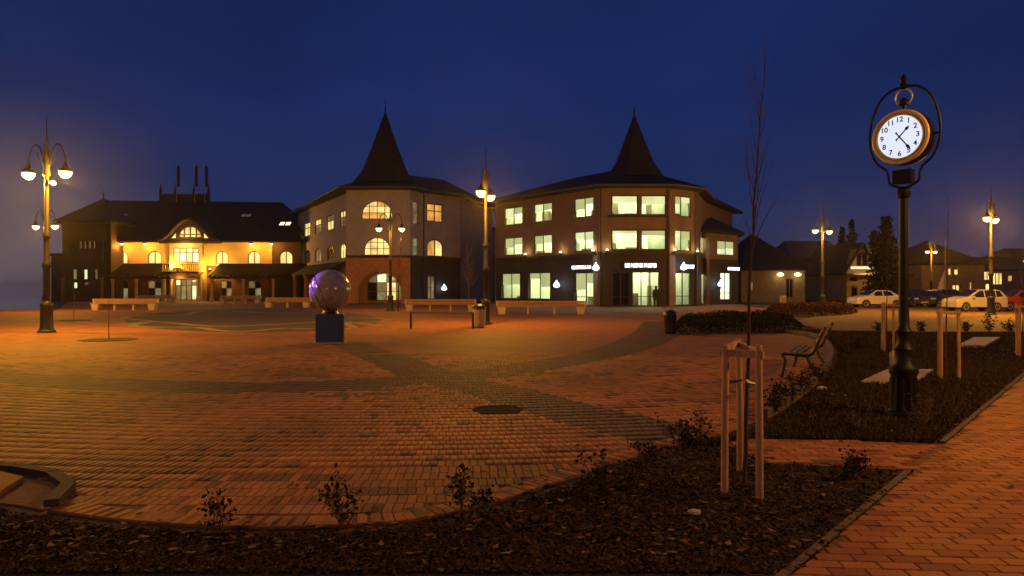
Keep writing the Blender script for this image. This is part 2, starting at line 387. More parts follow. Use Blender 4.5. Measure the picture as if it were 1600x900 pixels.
# plaza outline (near edge, heart-shaped right edge, then back along the buildings)
near_px = [(-700, 756), (-200, 770), (0, 784), (70, 795), (160, 808), (300, 819), (450, 822), (600, 815), (700, 801), (800, 775), (900, 742), (985, 714), (1060, 692), (1130, 676),
           (1190, 652), (1235, 624), (1272, 596), (1293, 568), (1297, 548), (1286, 533), (1262, 523), (1225, 519.5), (1195, 519)]
near = smooth_line(g2(near_px), 6)
plaza = near + g2([(1060, 521), (1050, 505), (1100, 494), (1240, 487), (1165, 477.5)]) + [(24, 74), (-2, 78), (-8, 84), (-20, 84), (-28, 90), (-58, 92)] + g2([(92, 483.2), (78, 484.2), (-100, 485.2), (-600, 487), (-900, 520)])
YFAR = 17.0
def paving_mat(name, c0, c1, c2, sc):
    m = bpy.data.materials.new(name); m.use_nodes = True; t = m.node_tree; b = t.nodes['Principled BSDF']; b.inputs['Roughness'].default_value = 0.78
    b.inputs['Specular IOR Level'].default_value = 0.3
    tcn = N(t, 'ShaderNodeTexCoord'); n1 = N(t, 'ShaderNodeTexNoise'); n1.inputs['Scale'].default_value = sc; n1.inputs['Detail'].default_value = 8; n1.inputs['Roughness'].default_value = 0.7
    t.links.new(tcn.outputs['Object'], n1.inputs['Vector'])
    vo = N(t, 'ShaderNodeTexVoronoi'); vo.inputs['Scale'].default_value = 3.2; t.links.new(tcn.outputs['Object'], vo.inputs['Vector'])
    mxn = N(t, 'ShaderNodeMixRGB'); mxn.inputs[0].default_value = 0.4
    t.links.new(n1.outputs[0], mxn.inputs[1]); t.links.new(vo.outputs['Color'], mxn.inputs[2])
    r = N(t, 'ShaderNodeValToRGB'); r.color_ramp.elements[0].position = 0.3; r.color_ramp.elements[0].color = (*c0, 1); r.color_ramp.elements[1].position = 0.7; r.color_ramp.elements[1].color = (*c2, 1)
    e = r.color_ramp.elements.new(0.5); e.color = (*c1, 1)
    t.links.new(mxn.outputs[0], r.inputs[0]); t.links.new(r.outputs[0], b.inputs['Base Color'])
    bp = N(t, 'ShaderNodeBump'); bp.inputs['Strength'].default_value = 0.3; bp.inputs['Distance'].default_value = 0.01
    t.links.new(vo.outputs['Distance'], bp.inputs['Height']); t.links.new(bp.outputs[0], b.inputs['Normal'])
    return m
M_pavfar = paving_mat('brick_paving_far', (0.15, 0.055, 0.018), (0.20, 0.073, 0.024), (0.25, 0.093, 0.03), 0.9)
M_setts = paving_mat('grey_setts', (0.048, 0.025, 0.015), (0.062, 0.032, 0.019), (0.077, 0.04, 0.024), 1.4)
bed = sheet('plaza_bed', plaza, -0.007, M_joint, 0.3)
far_o = sheet('plaza_paving', clip_far(plaza, YFAR), 0.0, M_pavfar, 0.2)
ringline = smooth_line(g2([(-500, 545), (-150, 573), (0, 588), (200, 601), (400, 605), (560, 600), (660, 592), (760, 583), (860, 568), (940, 553), (1000, 535), (1030, 517), (1040, 503)]), 8)
radial = smooth_line(g2([(545, 537), (600, 558), (680, 588), (780, 612), (900, 645), (1000, 667), (1075, 688)]), 8)
def strip_poly(line, w0, w1=None):
    n = len(line); a = []; b = []
    for i, p in enumerate(line):
        q0 = line[max(i - 1, 0)]; q1 = line[min(i + 1, n - 1)]; t = Vector((q1[0] - q0[0], q1[1] - q0[1])).normalized()
        w = (w0 + ((w1 if w1 is not None else w0) - w0) * i / (n - 1)) / 2
        a.append((p[0] - t.y * w, p[1] + t.x * w)); b.append((p[0] + t.y * w, p[1] - t.x * w))
    return a + b[::-1]
def strip(name, line, w0, w1, z, m, kind='structure', parent=None):
    poly = strip_poly(line, w0, w1); n = len(line); mb = MB()
    for i in range(n - 1):
        q = [poly[i], poly[i + 1], poly[2 * n - 2 - i], poly[2 * n - 1 - i]]
        mb.add([(p[0], p[1], z) for p in q], [(0, 1, 2, 3)])
    o = mb.build(name, m, parent)
    if kind: o['kind'] = kind
    return o
strip('dark_paving_band', [p for p in ringline if p[1] > YFAR - 0.2 and p[0] > 0], 1.25, 2.0, 0.004, M_setts)
strip('dark_paving_band', [p for p in radial if p[1] > YFAR - 0.2], 1.0, 1.0, 0.008, M_setts)

# --- the bricks of the near plaza: laid in arcs, on edge
def brick_attr_mat(name):
    m = bpy.data.materials.new(name); m.use_nodes = True; t = m.node_tree; b = t.nodes['Principled BSDF']
    at = N(t, 'ShaderNodeAttribute'); at.attribute_name = 'tone'
    tcn = N(t, 'ShaderNodeTexCoord'); n1 = N(t, 'ShaderNodeTexNoise'); n1.inputs['Scale'].default_value = 45; n1.inputs['Detail'].default_value = 5
    t.links.new(tcn.outputs['Object'], n1.inputs['Vector'])
    mr = N(t, 'ShaderNodeMapRange'); mr.inputs[1].default_value = 0.25; mr.inputs[2].default_value = 0.75; mr.inputs[3].default_value = 0.72; mr.inputs[4].default_value = 1.25
    t.links.new(n1.outputs[0], mr.inputs[0])
    mu = N(t, 'ShaderNodeMixRGB', blend_type='MULTIPLY'); mu.inputs[0].default_value = 1.0
    t.links.new(at.outputs['Color'], mu.inputs[1]); t.links.new(mr.outputs[0], mu.inputs[2]); t.links.new(mu.outputs[0], b.inputs['Base Color'])
    b.inputs['Roughness'].default_value = 0.72; b.inputs['Specular IOR Level'].default_value = 0.35
    bp = N(t, 'ShaderNodeBump'); bp.inputs['Strength'].default_value = 0.25; bp.inputs['Distance'].default_value = 0.004
    t.links.new(n1.outputs[0], bp.inputs['Height']); t.links.new(bp.outputs[0], b.inputs['Normal'])
    return m
M_brick = brick_attr_mat('clinker_paver')
TONES = np.array([(0.29, 0.115, 0.042), (0.35, 0.15, 0.052), (0.40, 0.185, 0.065), (0.24, 0.09, 0.035), (0.32, 0.13, 0.046), (0.12, 0.048, 0.028), (0.38, 0.165, 0.056)])
TONES = TONES * np.array([0.88, 0.76, 0.62])
DARK = 0.72 * np.array([(0.075, 0.038, 0.022), (0.10, 0.05, 0.03), (0.055, 0.03, 0.02), (0.115, 0.058, 0.034)])
rng = np.random.default_rng(3)
def set_tone(me, cols, per):                    # one colour per brick -> face corners
    a = me.color_attributes.new('tone', 'FLOAT_COLOR', 'CORNER')
    c = np.repeat(np.concatenate([cols, np.ones((len(cols), 1))], 1), per, 0).astype(np.float32)
    a.data.foreach_set('color', c.ravel())
TOPF = [(0, 1, 2, 3)] + [(4 + i, 4 + (i + 1) % 4, (i + 1) % 4, i) for i in range(4)]
def brick_local(l, w, ch=0.004, h=0.03):
    t = [(-l / 2 + ch, -w / 2 + ch, 0), (l / 2 - ch, -w / 2 + ch, 0), (l / 2 - ch, w / 2 - ch, 0), (-l / 2 + ch, w / 2 - ch, 0)]
    mid = [(-l / 2, -w / 2, -ch), (l / 2, -w / 2, -ch), (l / 2, w / 2, -ch), (-l / 2, w / 2, -ch)]
    lo = [(-l / 2, -w / 2, -h), (l / 2, -w / 2, -h), (l / 2, w / 2, -h), (-l / 2, w / 2, -h)]
    return np.array(t + mid + lo)
BF = [(0, 1, 2, 3)] + [(4 + i, 4 + (i + 1) % 4, (i + 1) % 4, i) for i in range(4)] + [(8 + i, 8 + (i + 1) % 4, 4 + (i + 1) % 4, 4 + i) for i in range(4)]
def lay(cx, cy, ang, cols, l, w, parent, nind, name='brick', rest='bricks_beyond'):
    """nearest nind bricks as parts, the rest joined"""
    d = np.hypot(cx, cy); vis = (np.abs(cx) < 0.727 * cy) & (cy > 3.99)
    order = np.argsort(d + np.where(vis, 0, 1e4)); ind = order[:nind]; oth = order[nind:]
    loc = brick_local(l, w)
    # joined
    n = len(oth); tl = rng.normal(0, 0.006, (n, 2)); hz = rng.normal(0, 0.0012, n)
    c, s = np.cos(ang[oth]), np.sin(ang[oth])
    sz = 1 + rng.normal(0, 0.012, (n, 1)); lx = loc[None, :, 0] * sz; ly = loc[None, :, 1] * sz
    vx = cx[oth, None] + lx * c[:, None] - ly * s[:, None]; vy = cy[oth, None] + lx * s[:, None] + ly * c[:, None]
    vz = loc[None, :, 2] + hz[:, None] + lx * tl[:, :1] + ly * tl[:, 1:]
    V = np.stack([vx, vy, vz], 2).reshape(-1, 3); F = (np.array(BF)[None] + 12 * np.arange(n)[:, None, None]).reshape(-1, 4)
    me = bpy.data.meshes.new(rest); me.vertices.add(len(V)); me.vertices.foreach_set('co', V.ravel().astype(np.float32))
    me.loops.add(F.size); me.loops.foreach_set('vertex_index', F.ravel().astype(np.int32))
    me.polygons.add(len(F)); me.polygons.foreach_set('loop_start', np.arange(0, F.size, 4, dtype=np.int32))
    me.update(calc_edges=True); set_tone(me, cols[oth], 36)
    o = link(rest, me, M_brick, parent); o['kind'] = 'stuff'
    cache = {}
    for i in ind:
        key = tuple(np.round(cols[i], 4))
        if key not in cache:
            me = bpy.data.meshes.new(name); me.from_pydata([tuple(v) for v in loc], [], BF); me.update(); set_tone(me, cols[i][None], 36); me.materials.append(M_brick); cache[key] = me
        b = bpy.data.objects.new(name, cache[key]); COL.objects.link(b); b.parent = parent
        b.location = (cx[i], cy[i], rng.normal(0, 0.0012)); b.rotation_euler = (rng.normal(0, 0.006), rng.normal(0, 0.006), ang[i])
CX, CY = -2.2, 29.0
cx = []; cy = []; an = []; tn = []
LB, WB = 0.205, 0.066
r = 9.0; row = 0
while r < 28:
    n = int(2 * math.pi * r / (WB + 0.007)); t0 = rnd.random() * 6
    th = t0 + 2 * np.pi * np.arange(n) / n
    x = CX + r * np.cos(th); y = CY + r * np.sin(th)
    k = (y < YFAR) & (y > 3.2) & (np.abs(x) < 0.78 * y + 0.6)
    if k.any():
        run = 0; tt = np.zeros(n, int); cur = 1
        for i in range(n):
            if run <= 0:
                run = rnd.choice((1, 1, 2, 2, 3, 4, 6, 9)); cur = rnd.choice((0, 0, 1, 1, 1, 2, 3, 4, 4, 4, 5, 6, 6))
            tt[i] = cur if rnd.random() > 0.18 else rnd.randrange(7); run -= 1
        cx.append(x[k]); cy.append(y[k]); an.append(th[k]); tn.append(tt[k])
    r += LB + 0.008; row += 1
cx = np.concatenate(cx); cy = np.concatenate(cy); an = np.concatenate(an); tn = np.concatenate(tn)
bedL = g2([(-260, 700), (0, 731), (95, 747), (108, 756), (104, 768), (80, 792), (40, 800), (-300, 790)])      # little kerbed bed, lower left
edge_clear = linedist(cx, cy, near)
keep = inpoly(cx, cy, plaza) & (edge_clear > 0.22) & ~inpoly(cx, cy, bedL)
manhole = G(778, 640)
keep &= np.hypot(cx - manhole.x, cy - manhole.y) > 0.36
cx, cy, an, tn = cx[keep], cy[keep], an[keep], tn[keep]
cols = TONES[tn] * rng.uniform(0.86, 1.14, (len(tn), 1))
cols = np.round(cols * 12) / 12 if False else TONES[tn]
def stain(x, y):                                # slow drift of dirt and wear over the paving
    v = 0
    for k_ in range(7):
        a_, f_, p_ = rng.random() * 6.28, rng.uniform(0.5, 2.6), rng.random() * 6.28; v = v + np.sin((x * math.cos(a_) + y * math.sin(a_)) * f_ + p_)
    return np.clip(1 + 0.085 * v, 0.68, 1.25)
cols = cols * (np.round(stain(cx, cy) * 12) / 12)[:, None]
jit = np.array([0.88, 1.0, 1.1])[rng.integers(0, 3, len(tn))][:, None]; cols = cols * jit
dk = (linedist(cx, cy, ringline) < 0.62) | (linedist(cx, cy, radial) < 0.55)
cols[dk] = DARK[rng.integers(0, 4, dk.sum())]
# soldier course along the near edge
ex = []; ey = []; ea = []
for (ax, ay), (bx, by) in zip(near[:-1], near[1:]):
    L = math.hypot(bx - ax, by - ay); m = int(L / 0.0735 + 0.5); a = math.atan2(by - ay, bx - ax)
    for q in range(m):
        t = (q + 0.5) / max(m, 1); x = ax + (bx - ax) * t - math.sin(a) * 0.11; y = ay + (by - ay) * t + math.cos(a) * 0.11
        if y < YFAR and abs(x) < 0.78 * y + 0.6: ex.append(x); ey.append(y); ea.append(a + math.pi / 2)
ex, ey, ea = np.array(ex), np.array(ey), np.array(ea)
k = ~inpoly(ex, ey, bedL); ex, ey, ea = ex[k], ey[k], ea[k]
ec = TONES[rng.integers(0, 7, len(ex))]
lay(np.concatenate([cx, ex]), np.concatenate([cy, ey]), np.concatenate([an, ea]), np.concatenate([cols, ec]), LB, WB, bed, 300)

# --- walkway on the right and the narrow path joining it
wa, wd = Vector((2.27, 4.74)), Vector((6.84, 7.83)).normalized(); wn = Vector((wd.y, -wd.x))
wpt = lambda s, o: tuple((wa + wd * s + wn * o))
walk = [wpt(-4, 0), wpt(-4, 5.2), wpt(26, 5.2), wpt(26, 0)]
walk_o = sheet('walkway', walk, -0.008, M_joint, 0.3)
path = [tuple(G(1128, 690)[:2]), tuple(G(1200, 722)[:2]), tuple(G(1330, 728)[:2]), tuple(wpt(1.95, 0.0)), tuple(wpt(3.35, 0.0)), tuple(G(1330, 687)[:2]), tuple(G(1180, 683)[:2])]
path_o = sheet('garden_path', path, -0.012, M_joint, 0.25)
def grid_bricks(poly, rot, l, w, ymax, bond=0.5, clear=0.06):
    xs, ys = [p[0] for p in poly], [p[1] for p in poly]; c, s = math.cos(rot), math.sin(rot)
    R0 = 30; cc = (sum(xs) / len(xs), sum(ys) / len(ys)); px, py = [], []
    for j in range(-int(R0 / w), int(R0 / w)):
        sh = (j % 2) * bond * l
        for i in range(-int(R0 / l), int(R0 / l)):
            u, v = i * l + sh, j * w; px.append(cc[0] + u * c - v * s); py.append(cc[1] + u * s + v * c)
    px, py = np.array(px), np.array(py)
    k = inpoly(px, py, poly) & (py < ymax) & (py > 3.2) & (np.abs(px) < 0.80 * py + 0.5); k &= linedist(px, py, poly + [poly[0]]) > clear
    return px[k], py[k]
x, y = grid_bricks(walk, R(-4), 0.215, 0.108, 22, clear=0.0)
wdist = (x - wa.x) * wn.x + (y - wa.y) * wn.y; wfull = wdist > 0.135; cutx, cuty = x[~wfull], y[~wfull]; x, y = x[wfull], y[wfull]
lay(x, y, np.full(len(x), R(-4)), TONES[rng.choice([0, 1, 1, 2, 2, 4, 6, 6, 3], len(x))], 0.205, 0.1, walk_o, 300)
# bricks sawn off along the walkway edge
cut_me = {}
for qx, qy in zip(list(cutx), list(cuty)):
    c_, s_ = math.cos(R(-4)), math.sin(R(-4)); rc = [(qx + a_ * c_ - b_ * s_, qy + a_ * s_ + b_ * c_) for a_, b_ in ((-.1025, -.05), (.1025, -.05), (.1025, .05), (-.1025, .05))]
    res = []
    for i in range(4):
        a_, b_ = rc[i], rc[(i + 1) % 4]; da = (a_[0] - wa.x) * wn.x + (a_[1] - wa.y) * wn.y - 0.004; db = (b_[0] - wa.x) * wn.x + (b_[1] - wa.y) * wn.y - 0.004
        if da >= 0: res.append(a_)
        if (da >= 0) != (db >= 0): t = da / (da - db); res.append((a_[0] + (b_[0] - a_[0]) * t, a_[1] + (b_[1] - a_[1]) * t))
    if len(res) < 3 or qy > 16: continue
    mb = MB().prism([(p[0] - qx, p[1] - qy) for p in res], -0.03, 0.0); me = mb.mesh('cut_brick')
    ca_ = me.color_attributes.new('tone', 'FLOAT_COLOR', 'CORNER'); tc_ = TONES[rnd.choice((0, 1, 1, 2, 4, 6, 3))]
    ca_.data.foreach_set('color', np.tile(np.array([*tc_, 1.0], np.float32), len(me.loops)))
    me.materials.append(M_brick); link('cut_brick', me, None, walk_o, (qx, qy, 0))
x, y = grid_bricks(path, R(-1), 0.215, 0.108, 22)
lay(x, y, np.full(len(x), R(-1)), TONES[rng.choice([0, 1, 1, 2, 4, 6, 5, 3], len(x))], 0.205, 0.1, path_o, 150)

# --- kerbs: separate stones
M_kerb = mat('kerb_stone', (0.10, 0.075, 0.06), 0.85, 0.25, 9, 0.4)
M_kerbp = mat('kerb_stone_pale', (0.22, 0.17, 0.13), 0.85, 0.2, 9, 0.4)
def kerb(name, line, w, h, m, step=0.6, label=None):
    root = empty(name, (0, 0, 0)); root['kind'] = 'structure'
    # resample
    pts = [Vector(p) for p in line]; acc = [0]
    for a, b in zip(pts[:-1], pts[1:]): acc.append(acc[-1] + (b - a).length)
    n = max(1, int(acc[-1] / step)); me = None
    def at(s):
        for i in range(len(acc) - 1):
            if s <= acc[i + 1] or i == len(acc) - 2:
                t = (s - acc[i]) / max(1e-6, acc[i + 1] - acc[i]); return pts[i].lerp(pts[i + 1], t)
    for i in range(n):
        a, b = at(acc[-1] * i / n), at(acc[-1] * (i + 1) / n); L = (b - a).length
        if me is None: me = MB().box((0, 0, h / 2 - 0.1), (1, w, h + 0.2)).mesh('kerb_stone'); me.materials.append(m)
        o = link('kerb_stone', me, None, root); c = (a + b) / 2; o.location = (c.x, c.y, rnd.uniform(-.004, .004)); o.scale = (L - 0.012, 1, 1)
        o.rotation_euler = (0, 0, math.atan2(b.y - a.y, b.x - a.x))
    return root
i0 = min(range(len(near)), key=lambda i: (near[i][0] - G(1190, 652).x) ** 2 + (near[i][1] - G(1190, 652).y) ** 2)
kerb('plaza_kerb', near[i0:], 0.14, 0.10, M_kerb, 0.7)
kerb('walkway_kerb', [wpt(-2, -0.04), wpt(1.9, -0.04)], 0.05, 0.004, M_kerb, 0.8)
kerb('walkway_kerb', [wpt(3.4, -0.04), wpt(20, -0.04)], 0.05, 0.004, M_kerb, 0.8)
bl = smooth_line(bedL[1:6], 5); kerb('bed_kerb', [tuple(bedL[0])] + bl, 0.10, 0.05, mat('dark_edging', (0.03, 0.022, 0.018), 0.85, 0.3, 9, 0.4), 0.5)
road = g2([(1235, 503), (1300, 517), (1460, 519), (1900, 520), (2900, 496), (2900, 473.5), (1172, 476.5), (1200, 480), (1300, 489)])
sheet('car_park', road, -0.004, M_asph, 0.2)
kerb('road_kerb', g2([(1250, 508), (1300, 518), (1460, 520), (1900, 521)]), 0.15, 0.05, M_kerb, 1.0)
sheet('concrete_slab', g2([(1345, 598), (1428, 598), (1458, 579), (1386, 579)]), 0.03, M_stone, 0.1)
sheet('concrete_slab', g2([(1496, 542), (1540, 542), (1563, 529), (1522, 529)]), 0.05, M_stone, 0.1)
sheet('concrete_slab', g2([(-190, 742), (4, 742), (36, 750), (-10, 780), (-260, 778)]), 0.03, M_pavfar, 0.1)
# mosaic in the middle of the plaza
mc = G(395, 501); mpoly = []
for i in range(48):
    a = 2 * math.pi * i / 48; q = (395 + 200 * math.cos(a), 501 + 18.5 * math.sin(a)); mpoly.append(tuple(G(*q)[:2]))
sheet('plaza_mosaic', mpoly, 0.004, paving_mat('dark_mosaic', (0.04, 0.03, 0.024), (0.055, 0.04, 0.03), (0.075, 0.052, 0.038), 1.2), 0.003)
M_pale = paving_mat('pale_mosaic', (0.17, 0.115, 0.075), (0.22, 0.15, 0.10), (0.26, 0.18, 0.12), 1.5)
wav = []
for i in range(97):
    a = 2 * math.pi * i / 96; k = 0.86 + 0.13 * math.cos(7 * a + 0.6); q = (395 + 215 * k * math.cos(a), 501.5 + 17 * k * math.sin(a)); wav.append(tuple(G(*q)[:2]))
strip('mosaic_wave', wav, 0.4, 0.4, 0.009, M_pale)
strip('mosaic_wave', smooth_line(g2([(120, 504), (180, 508), (240, 503), (330, 510), (420, 508), (520, 503), (600, 510)]), 6), 0.5, 0.5, 0.013, M_pale)
mh = MB().lathe([(0.33, -0.02), (0.33, 0.0), (0.29, 0.0), (0.29, -0.006), (0.0, -0.006)], 28, (manhole.x, manhole.y, 0.004)).build('manhole_cover', mat('manhole_iron', (0.03, 0.026, 0.022), 0.95, 0.4, 30, 0.8, spec=0.1))
tag(mh, 'round dark manhole cover set beside the dark paving band', 'manhole cover')

# ------------------------------------------------------------------ loose ground cover
def soup(name, V, F, m, smooth=False, cols=None, per=3):
    me = bpy.data.meshes.new(name); me.vertices.add(len(V)); me.vertices.foreach_set('co', V.ravel().astype(np.float32))
    k = F.shape[1]; me.loops.add(F.size); me.loops.foreach_set('vertex_index', F.ravel().astype(np.int32))
    me.polygons.add(len(F)); me.polygons.foreach_set('loop_start', np.arange(0, F.size, k, dtype=np.int32)); me.update(calc_edges=True)
    if cols is not None: set_tone(me, cols, per)
    return link(name, me, m)
def leaf_mat(name):
    m = bpy.data.materials.new(name); m.use_nodes = True; t = m.node_tree; b = t.nodes['Principled BSDF']
    at = N(t, 'ShaderNodeAttribute'); at.attribute_name = 'tone'; t.links.new(at.outputs['Color'], b.inputs['Base Color']); b.inputs['Roughness'].default_value = 0.85; b.inputs['Specular IOR Level'].default_value = 0.15
    return m
M_leaf = leaf_mat('leaf')
def offpaving(x, y): return ~(inpoly(x, y, plaza) | inpoly(x, y, walk) | inpoly(x, y, path) | inpoly(x, y, road)) & (linedist(x, y, near) > 0.1)
n = 90000; y = 4.0 + 7.5 * rng.random(n) ** 1.5; x = (rng.random(n) * 1.5 - 0.75) * y
k = offpaving(x, y); x, y = x[k][:26000], y[k][:26000]; n = len(x)
s = rng.uniform(0.006, 0.022, n) * rng.choice([1, 1, 1, 1.7], n); base = np.array([(-1, -.6, 0), (1, -.5, 0), (.8, .6, 0), (-.9, .5, 0), (0, 0, .75)])
a = rng.random(n) * 6.28; c_, s_ = np.cos(a), np.sin(a); tl = rng.normal(0, 0.5, (n, 2))
lx = base[None, :, 0] * s[:, None]; ly = base[None, :, 1] * s[:, None] * 0.7; lz = base[None, :, 2] * s[:, None] * 0.8 + lx * tl[:, :1] + ly * tl[:, 1:]
V = np.stack([x[:, None] + lx * c_[:, None] - ly * s_[:, None], y[:, None] + lx * s_[:, None] + ly * c_[:, None], lz - 0.012], 2).reshape(-1, 3)
F = (np.array([(0, 1, 4), (1, 2, 4), (2, 3, 4), (3, 0, 4)])[None] + 5 * np.arange(n)[:, None, None]).reshape(-1, 3)
mc_ = np.array([(0.075, 0.042, 0.024), (0.11, 0.06, 0.03), (0.05, 0.03, 0.02), (0.16, 0.10, 0.055), (0.30, 0.22, 0.15), (0.09, 0.055, 0.025)])[rng.choice(6, n, p=[.3, .22, .27, .10, .02, .09])] * 0.42
mu = soup('bark_mulch', V, F, M_leaf, cols=mc_, per=12); tag(mu, 'brown bark mulch and grit covering the planting beds', 'mulch', kind='stuff')
n = 2600; y = 4.2 + 14 * rng.random(n) ** 1.4; x = (rng.random(n) * 1.5 - 0.75) * y
k = (rng.random(n) < np.where(offpaving(x, y), 0.8, 0.16 + 0.5 * np.exp(-linedist(x, y, near) * 1.6))) & ~inpoly(x, y, bedL); x, y = x[k], y[k]; n = len(x)
s = rng.uniform(0.018, 0.042, n)[:, None]; a = rng.random(n) * 6.28; base = np.array([(-1, 0, .1), (-.2, -.55, .0), (1, 0, .28), (-.2, .55, .12)]); c_, s_ = np.cos(a)[:, None], np.sin(a)[:, None]
V = np.stack([x[:, None] + (base[None, :, 0] * c_ - base[None, :, 1] * s_) * s, y[:, None] + (base[None, :, 0] * s_ + base[None, :, 1] * c_) * s, base[None, :, 2] * s + np.where(offpaving(x, y), 0.012, 0.006)[:, None]], 2).reshape(-1, 3)
lv = soup('fallen_leaves', V, np.arange(4 * n).reshape(-1, 4), M_leaf, cols=np.array([(0.16, 0.08, 0.03), (0.10, 0.05, 0.022), (0.22, 0.13, 0.05), (0.07, 0.04, 0.02)])[rng.integers(0, 4, n)], per=4); tag(lv, 'scattered brown fallen leaves on paving and beds', 'leaves', kind='stuff')
n = 160000; y = 7.2 + 20 * rng.random(n) ** 1.7; x = 1 + (rng.random(n)) * (0.80 * y)
slabs = [g2([(1345, 598), (1428, 598), (1458, 579), (1386, 579)]), g2([(1496, 542), (1540, 542), (1563, 529), (1522, 529)])]
k = offpaving(x, y) & (x > 2.0) & (linedist(x, y, walk + [walk[0]]) > 0.12) & (linedist(x, y, near) > 0.16)
for sp_ in slabs: k &= ~inpoly(x, y, sp_)
k &= (rng.random(n) < 0.75); x, y = x[k][:60000], y[k][:60000]; n = len(x)
h = rng.uniform(0.02, 0.06, n); a = rng.random(n) * 6.28; ln = rng.normal(0, 0.03, (n, 2)); w = 0.006 + 0.0006 * y
V = np.stack([np.stack([x - np.cos(a) * w, y - np.sin(a) * w, 0 * x - 0.02], 1), np.stack([x + np.cos(a) * w, y + np.sin(a) * w, 0 * x - 0.02], 1), np.stack([x + ln[:, 0], y + ln[:, 1], h], 1)], 1).reshape(-1, 3)
F = np.arange(3 * n).reshape(-1, 3)
gc = np.array([(0.045, 0.034, 0.014), (0.06, 0.04, 0.017), (0.07, 0.042, 0.02), (0.035, 0.03, 0.012)])[rng.integers(0, 4, n)]
gr = soup('grass', V, F, M_leaf, cols=gc, per=3); tag(gr, 'thin winter grass around the clock post', 'grass', kind='stuff')

# ================================================================== BUILDINGS
def box_wall(fr, u0, u1, z0, z1, o0, o1, m, name, parent):
    mb = MB(); vs = [fr.pt(u, z, o) for o in (o0, o1) for u, z in rect_pts(u0, u1, z0, z1)]
    mb.add(vs, [(3, 2, 1, 0), (4, 5, 6, 7), (0, 1, 5, 4), (1, 2, 6, 5), (2, 3, 7, 6), (3, 0, 4, 7)]); return mb.build(name, m, parent)

# ---------------- office building with spire (right)
bank = empty('office_building', (10, 66, 0), 0, 'three-storey building with dark spire and rows of greenish lit office windows', 'building')
bank.location = (0, 0, 0)
A, B, C, C2, D = (-1.6, 71), (7.62, 60), (13.42, 60), (16.2, 62), (19.3, 70)
fA, fB, fC, fD = Frame(A, B), Frame(B, C), Frame(C, C2), Frame(C2, D)
zG, zE = 4.5, 10.25
def ops(fr, lst): return [(fr.uat(a), fr.uat(b), c, d) for a, b, c, d in lst]
def facade(fr, low, up, mlow, mup, parent, thick=0.35):
    wall('ground_floor_wall', fr, 0, fr.L, 0, zG, [rect_pts(*o) for o in low], mlow, parent, thick, off=0.06)
    wall('upper_wall', fr, 0, fr.L, zG, zE, [rect_pts(*o) for o in up], mup, parent, thick)
lowA = ops(fA, [(784, 813, .55, 3.05), (826, 860, .55, 3.05), (898, 932, .08, 2.95)])
upA = ops(fA, [(788, 816, 4.82, 6.55), (834, 862, 4.82, 6.55), (897, 929, 4.82, 6.55), (788, 816, 7.8, 9.5), (834, 862, 7.8, 9.5), (897, 929, 7.8, 9.5)])
M_bank = mat('bank_plaster', (0.18, 0.125, 0.095), 0.9, 0.14, 1.0, 0.25, fine=30)
facade(fA, lowA, upA, M_darkclad, M_bank, bank)
for i, o in enumerate(lowA):
    window(fA, *o, bank, M_frame, M_pane, 2, (() if i < 2 else (0.26,)), pms=[M_pane], blinds=True)
for i, o in enumerate(upA): window(fA, *o, bank, M_frame, M_pane, 2, (), pms=[M_pane], blinds=True)
lowB = ops(fB, [(957, 983, .08, 2.95), (988, 1030, .06, 2.98)]); upB = ops(fB, [(955, 997.5, 4.82, 6.6), (1001, 1041.5, 4.82, 6.6), (955, 997.5, 7.8, 9.55), (1001, 1041.5, 7.8, 9.55)])
facade(fB, lowB, upB, M_darkclad, M_bank, bank)
window(fB, *lowB[0], bank, M_frame, M_darkglass, 2, (0.26,))
dw = window(fB, *lowB[1], bank, M_frame, M_pane, 3, (0.28,), name='door', label='glass entrance doors lit greenish white')
for i, o in enumerate(upB): window(fB, *o, bank, M_frame, M_pane, 1, (), pms=[M_pane], fw=0.12, blinds=True)
for z in (4.62, 7.62): box_wall(fB, fB.uat(950), fB.uat(1046) - 0.05, z, z + 0.2, 0.003, 0.12, M_frame, 'balcony_ledge', bank)
lowC = ops(fC, [(1055, 1080, .1, 2.95)]); upC = ops(fC, [(1050, 1080, 4.82, 6.6), (1050, 1080, 7.8, 9.55)])
facade(fC, lowC, upC, M_darkclad, M_bank, bank)
window(fC, *lowC[0], bank, M_frame, M_pane, 2, (0.28,), pms=[M_pane])
for o in upC: window(fC, *o, bank, M_frame, M_pane, 2, blinds=True)
lowD = ops(fD, [(1095, 1102.5, .1, 3.0)]); upD = ops(fD, [(1094.5, 1101.5, 4.9, 6.5)])
facade(fD, lowD, upD, M_darkclad, M_bank, bank)
window(fD, *lowD[0], bank, M_frame, M_pane, 1, (0.28,)); window(fD, *upD[0], bank, M_frame, M_pane, 1)
for fr in (fA, fB, fC, fD): box_wall(fr, -0.05, fr.L + 0.05, zG - 0.12, zG + 0.1, 0.063, 0.22, M_darkclad, 'cornice', bank)
for fr, px in ((fA, 934), (fC, 1048)):
    u = fr.uat(px); box_wall(fr, u - 0.35, u + 0.35, 0, zE - 0.3, 0.064, 0.2, M_bank, 'pilaster', bank)
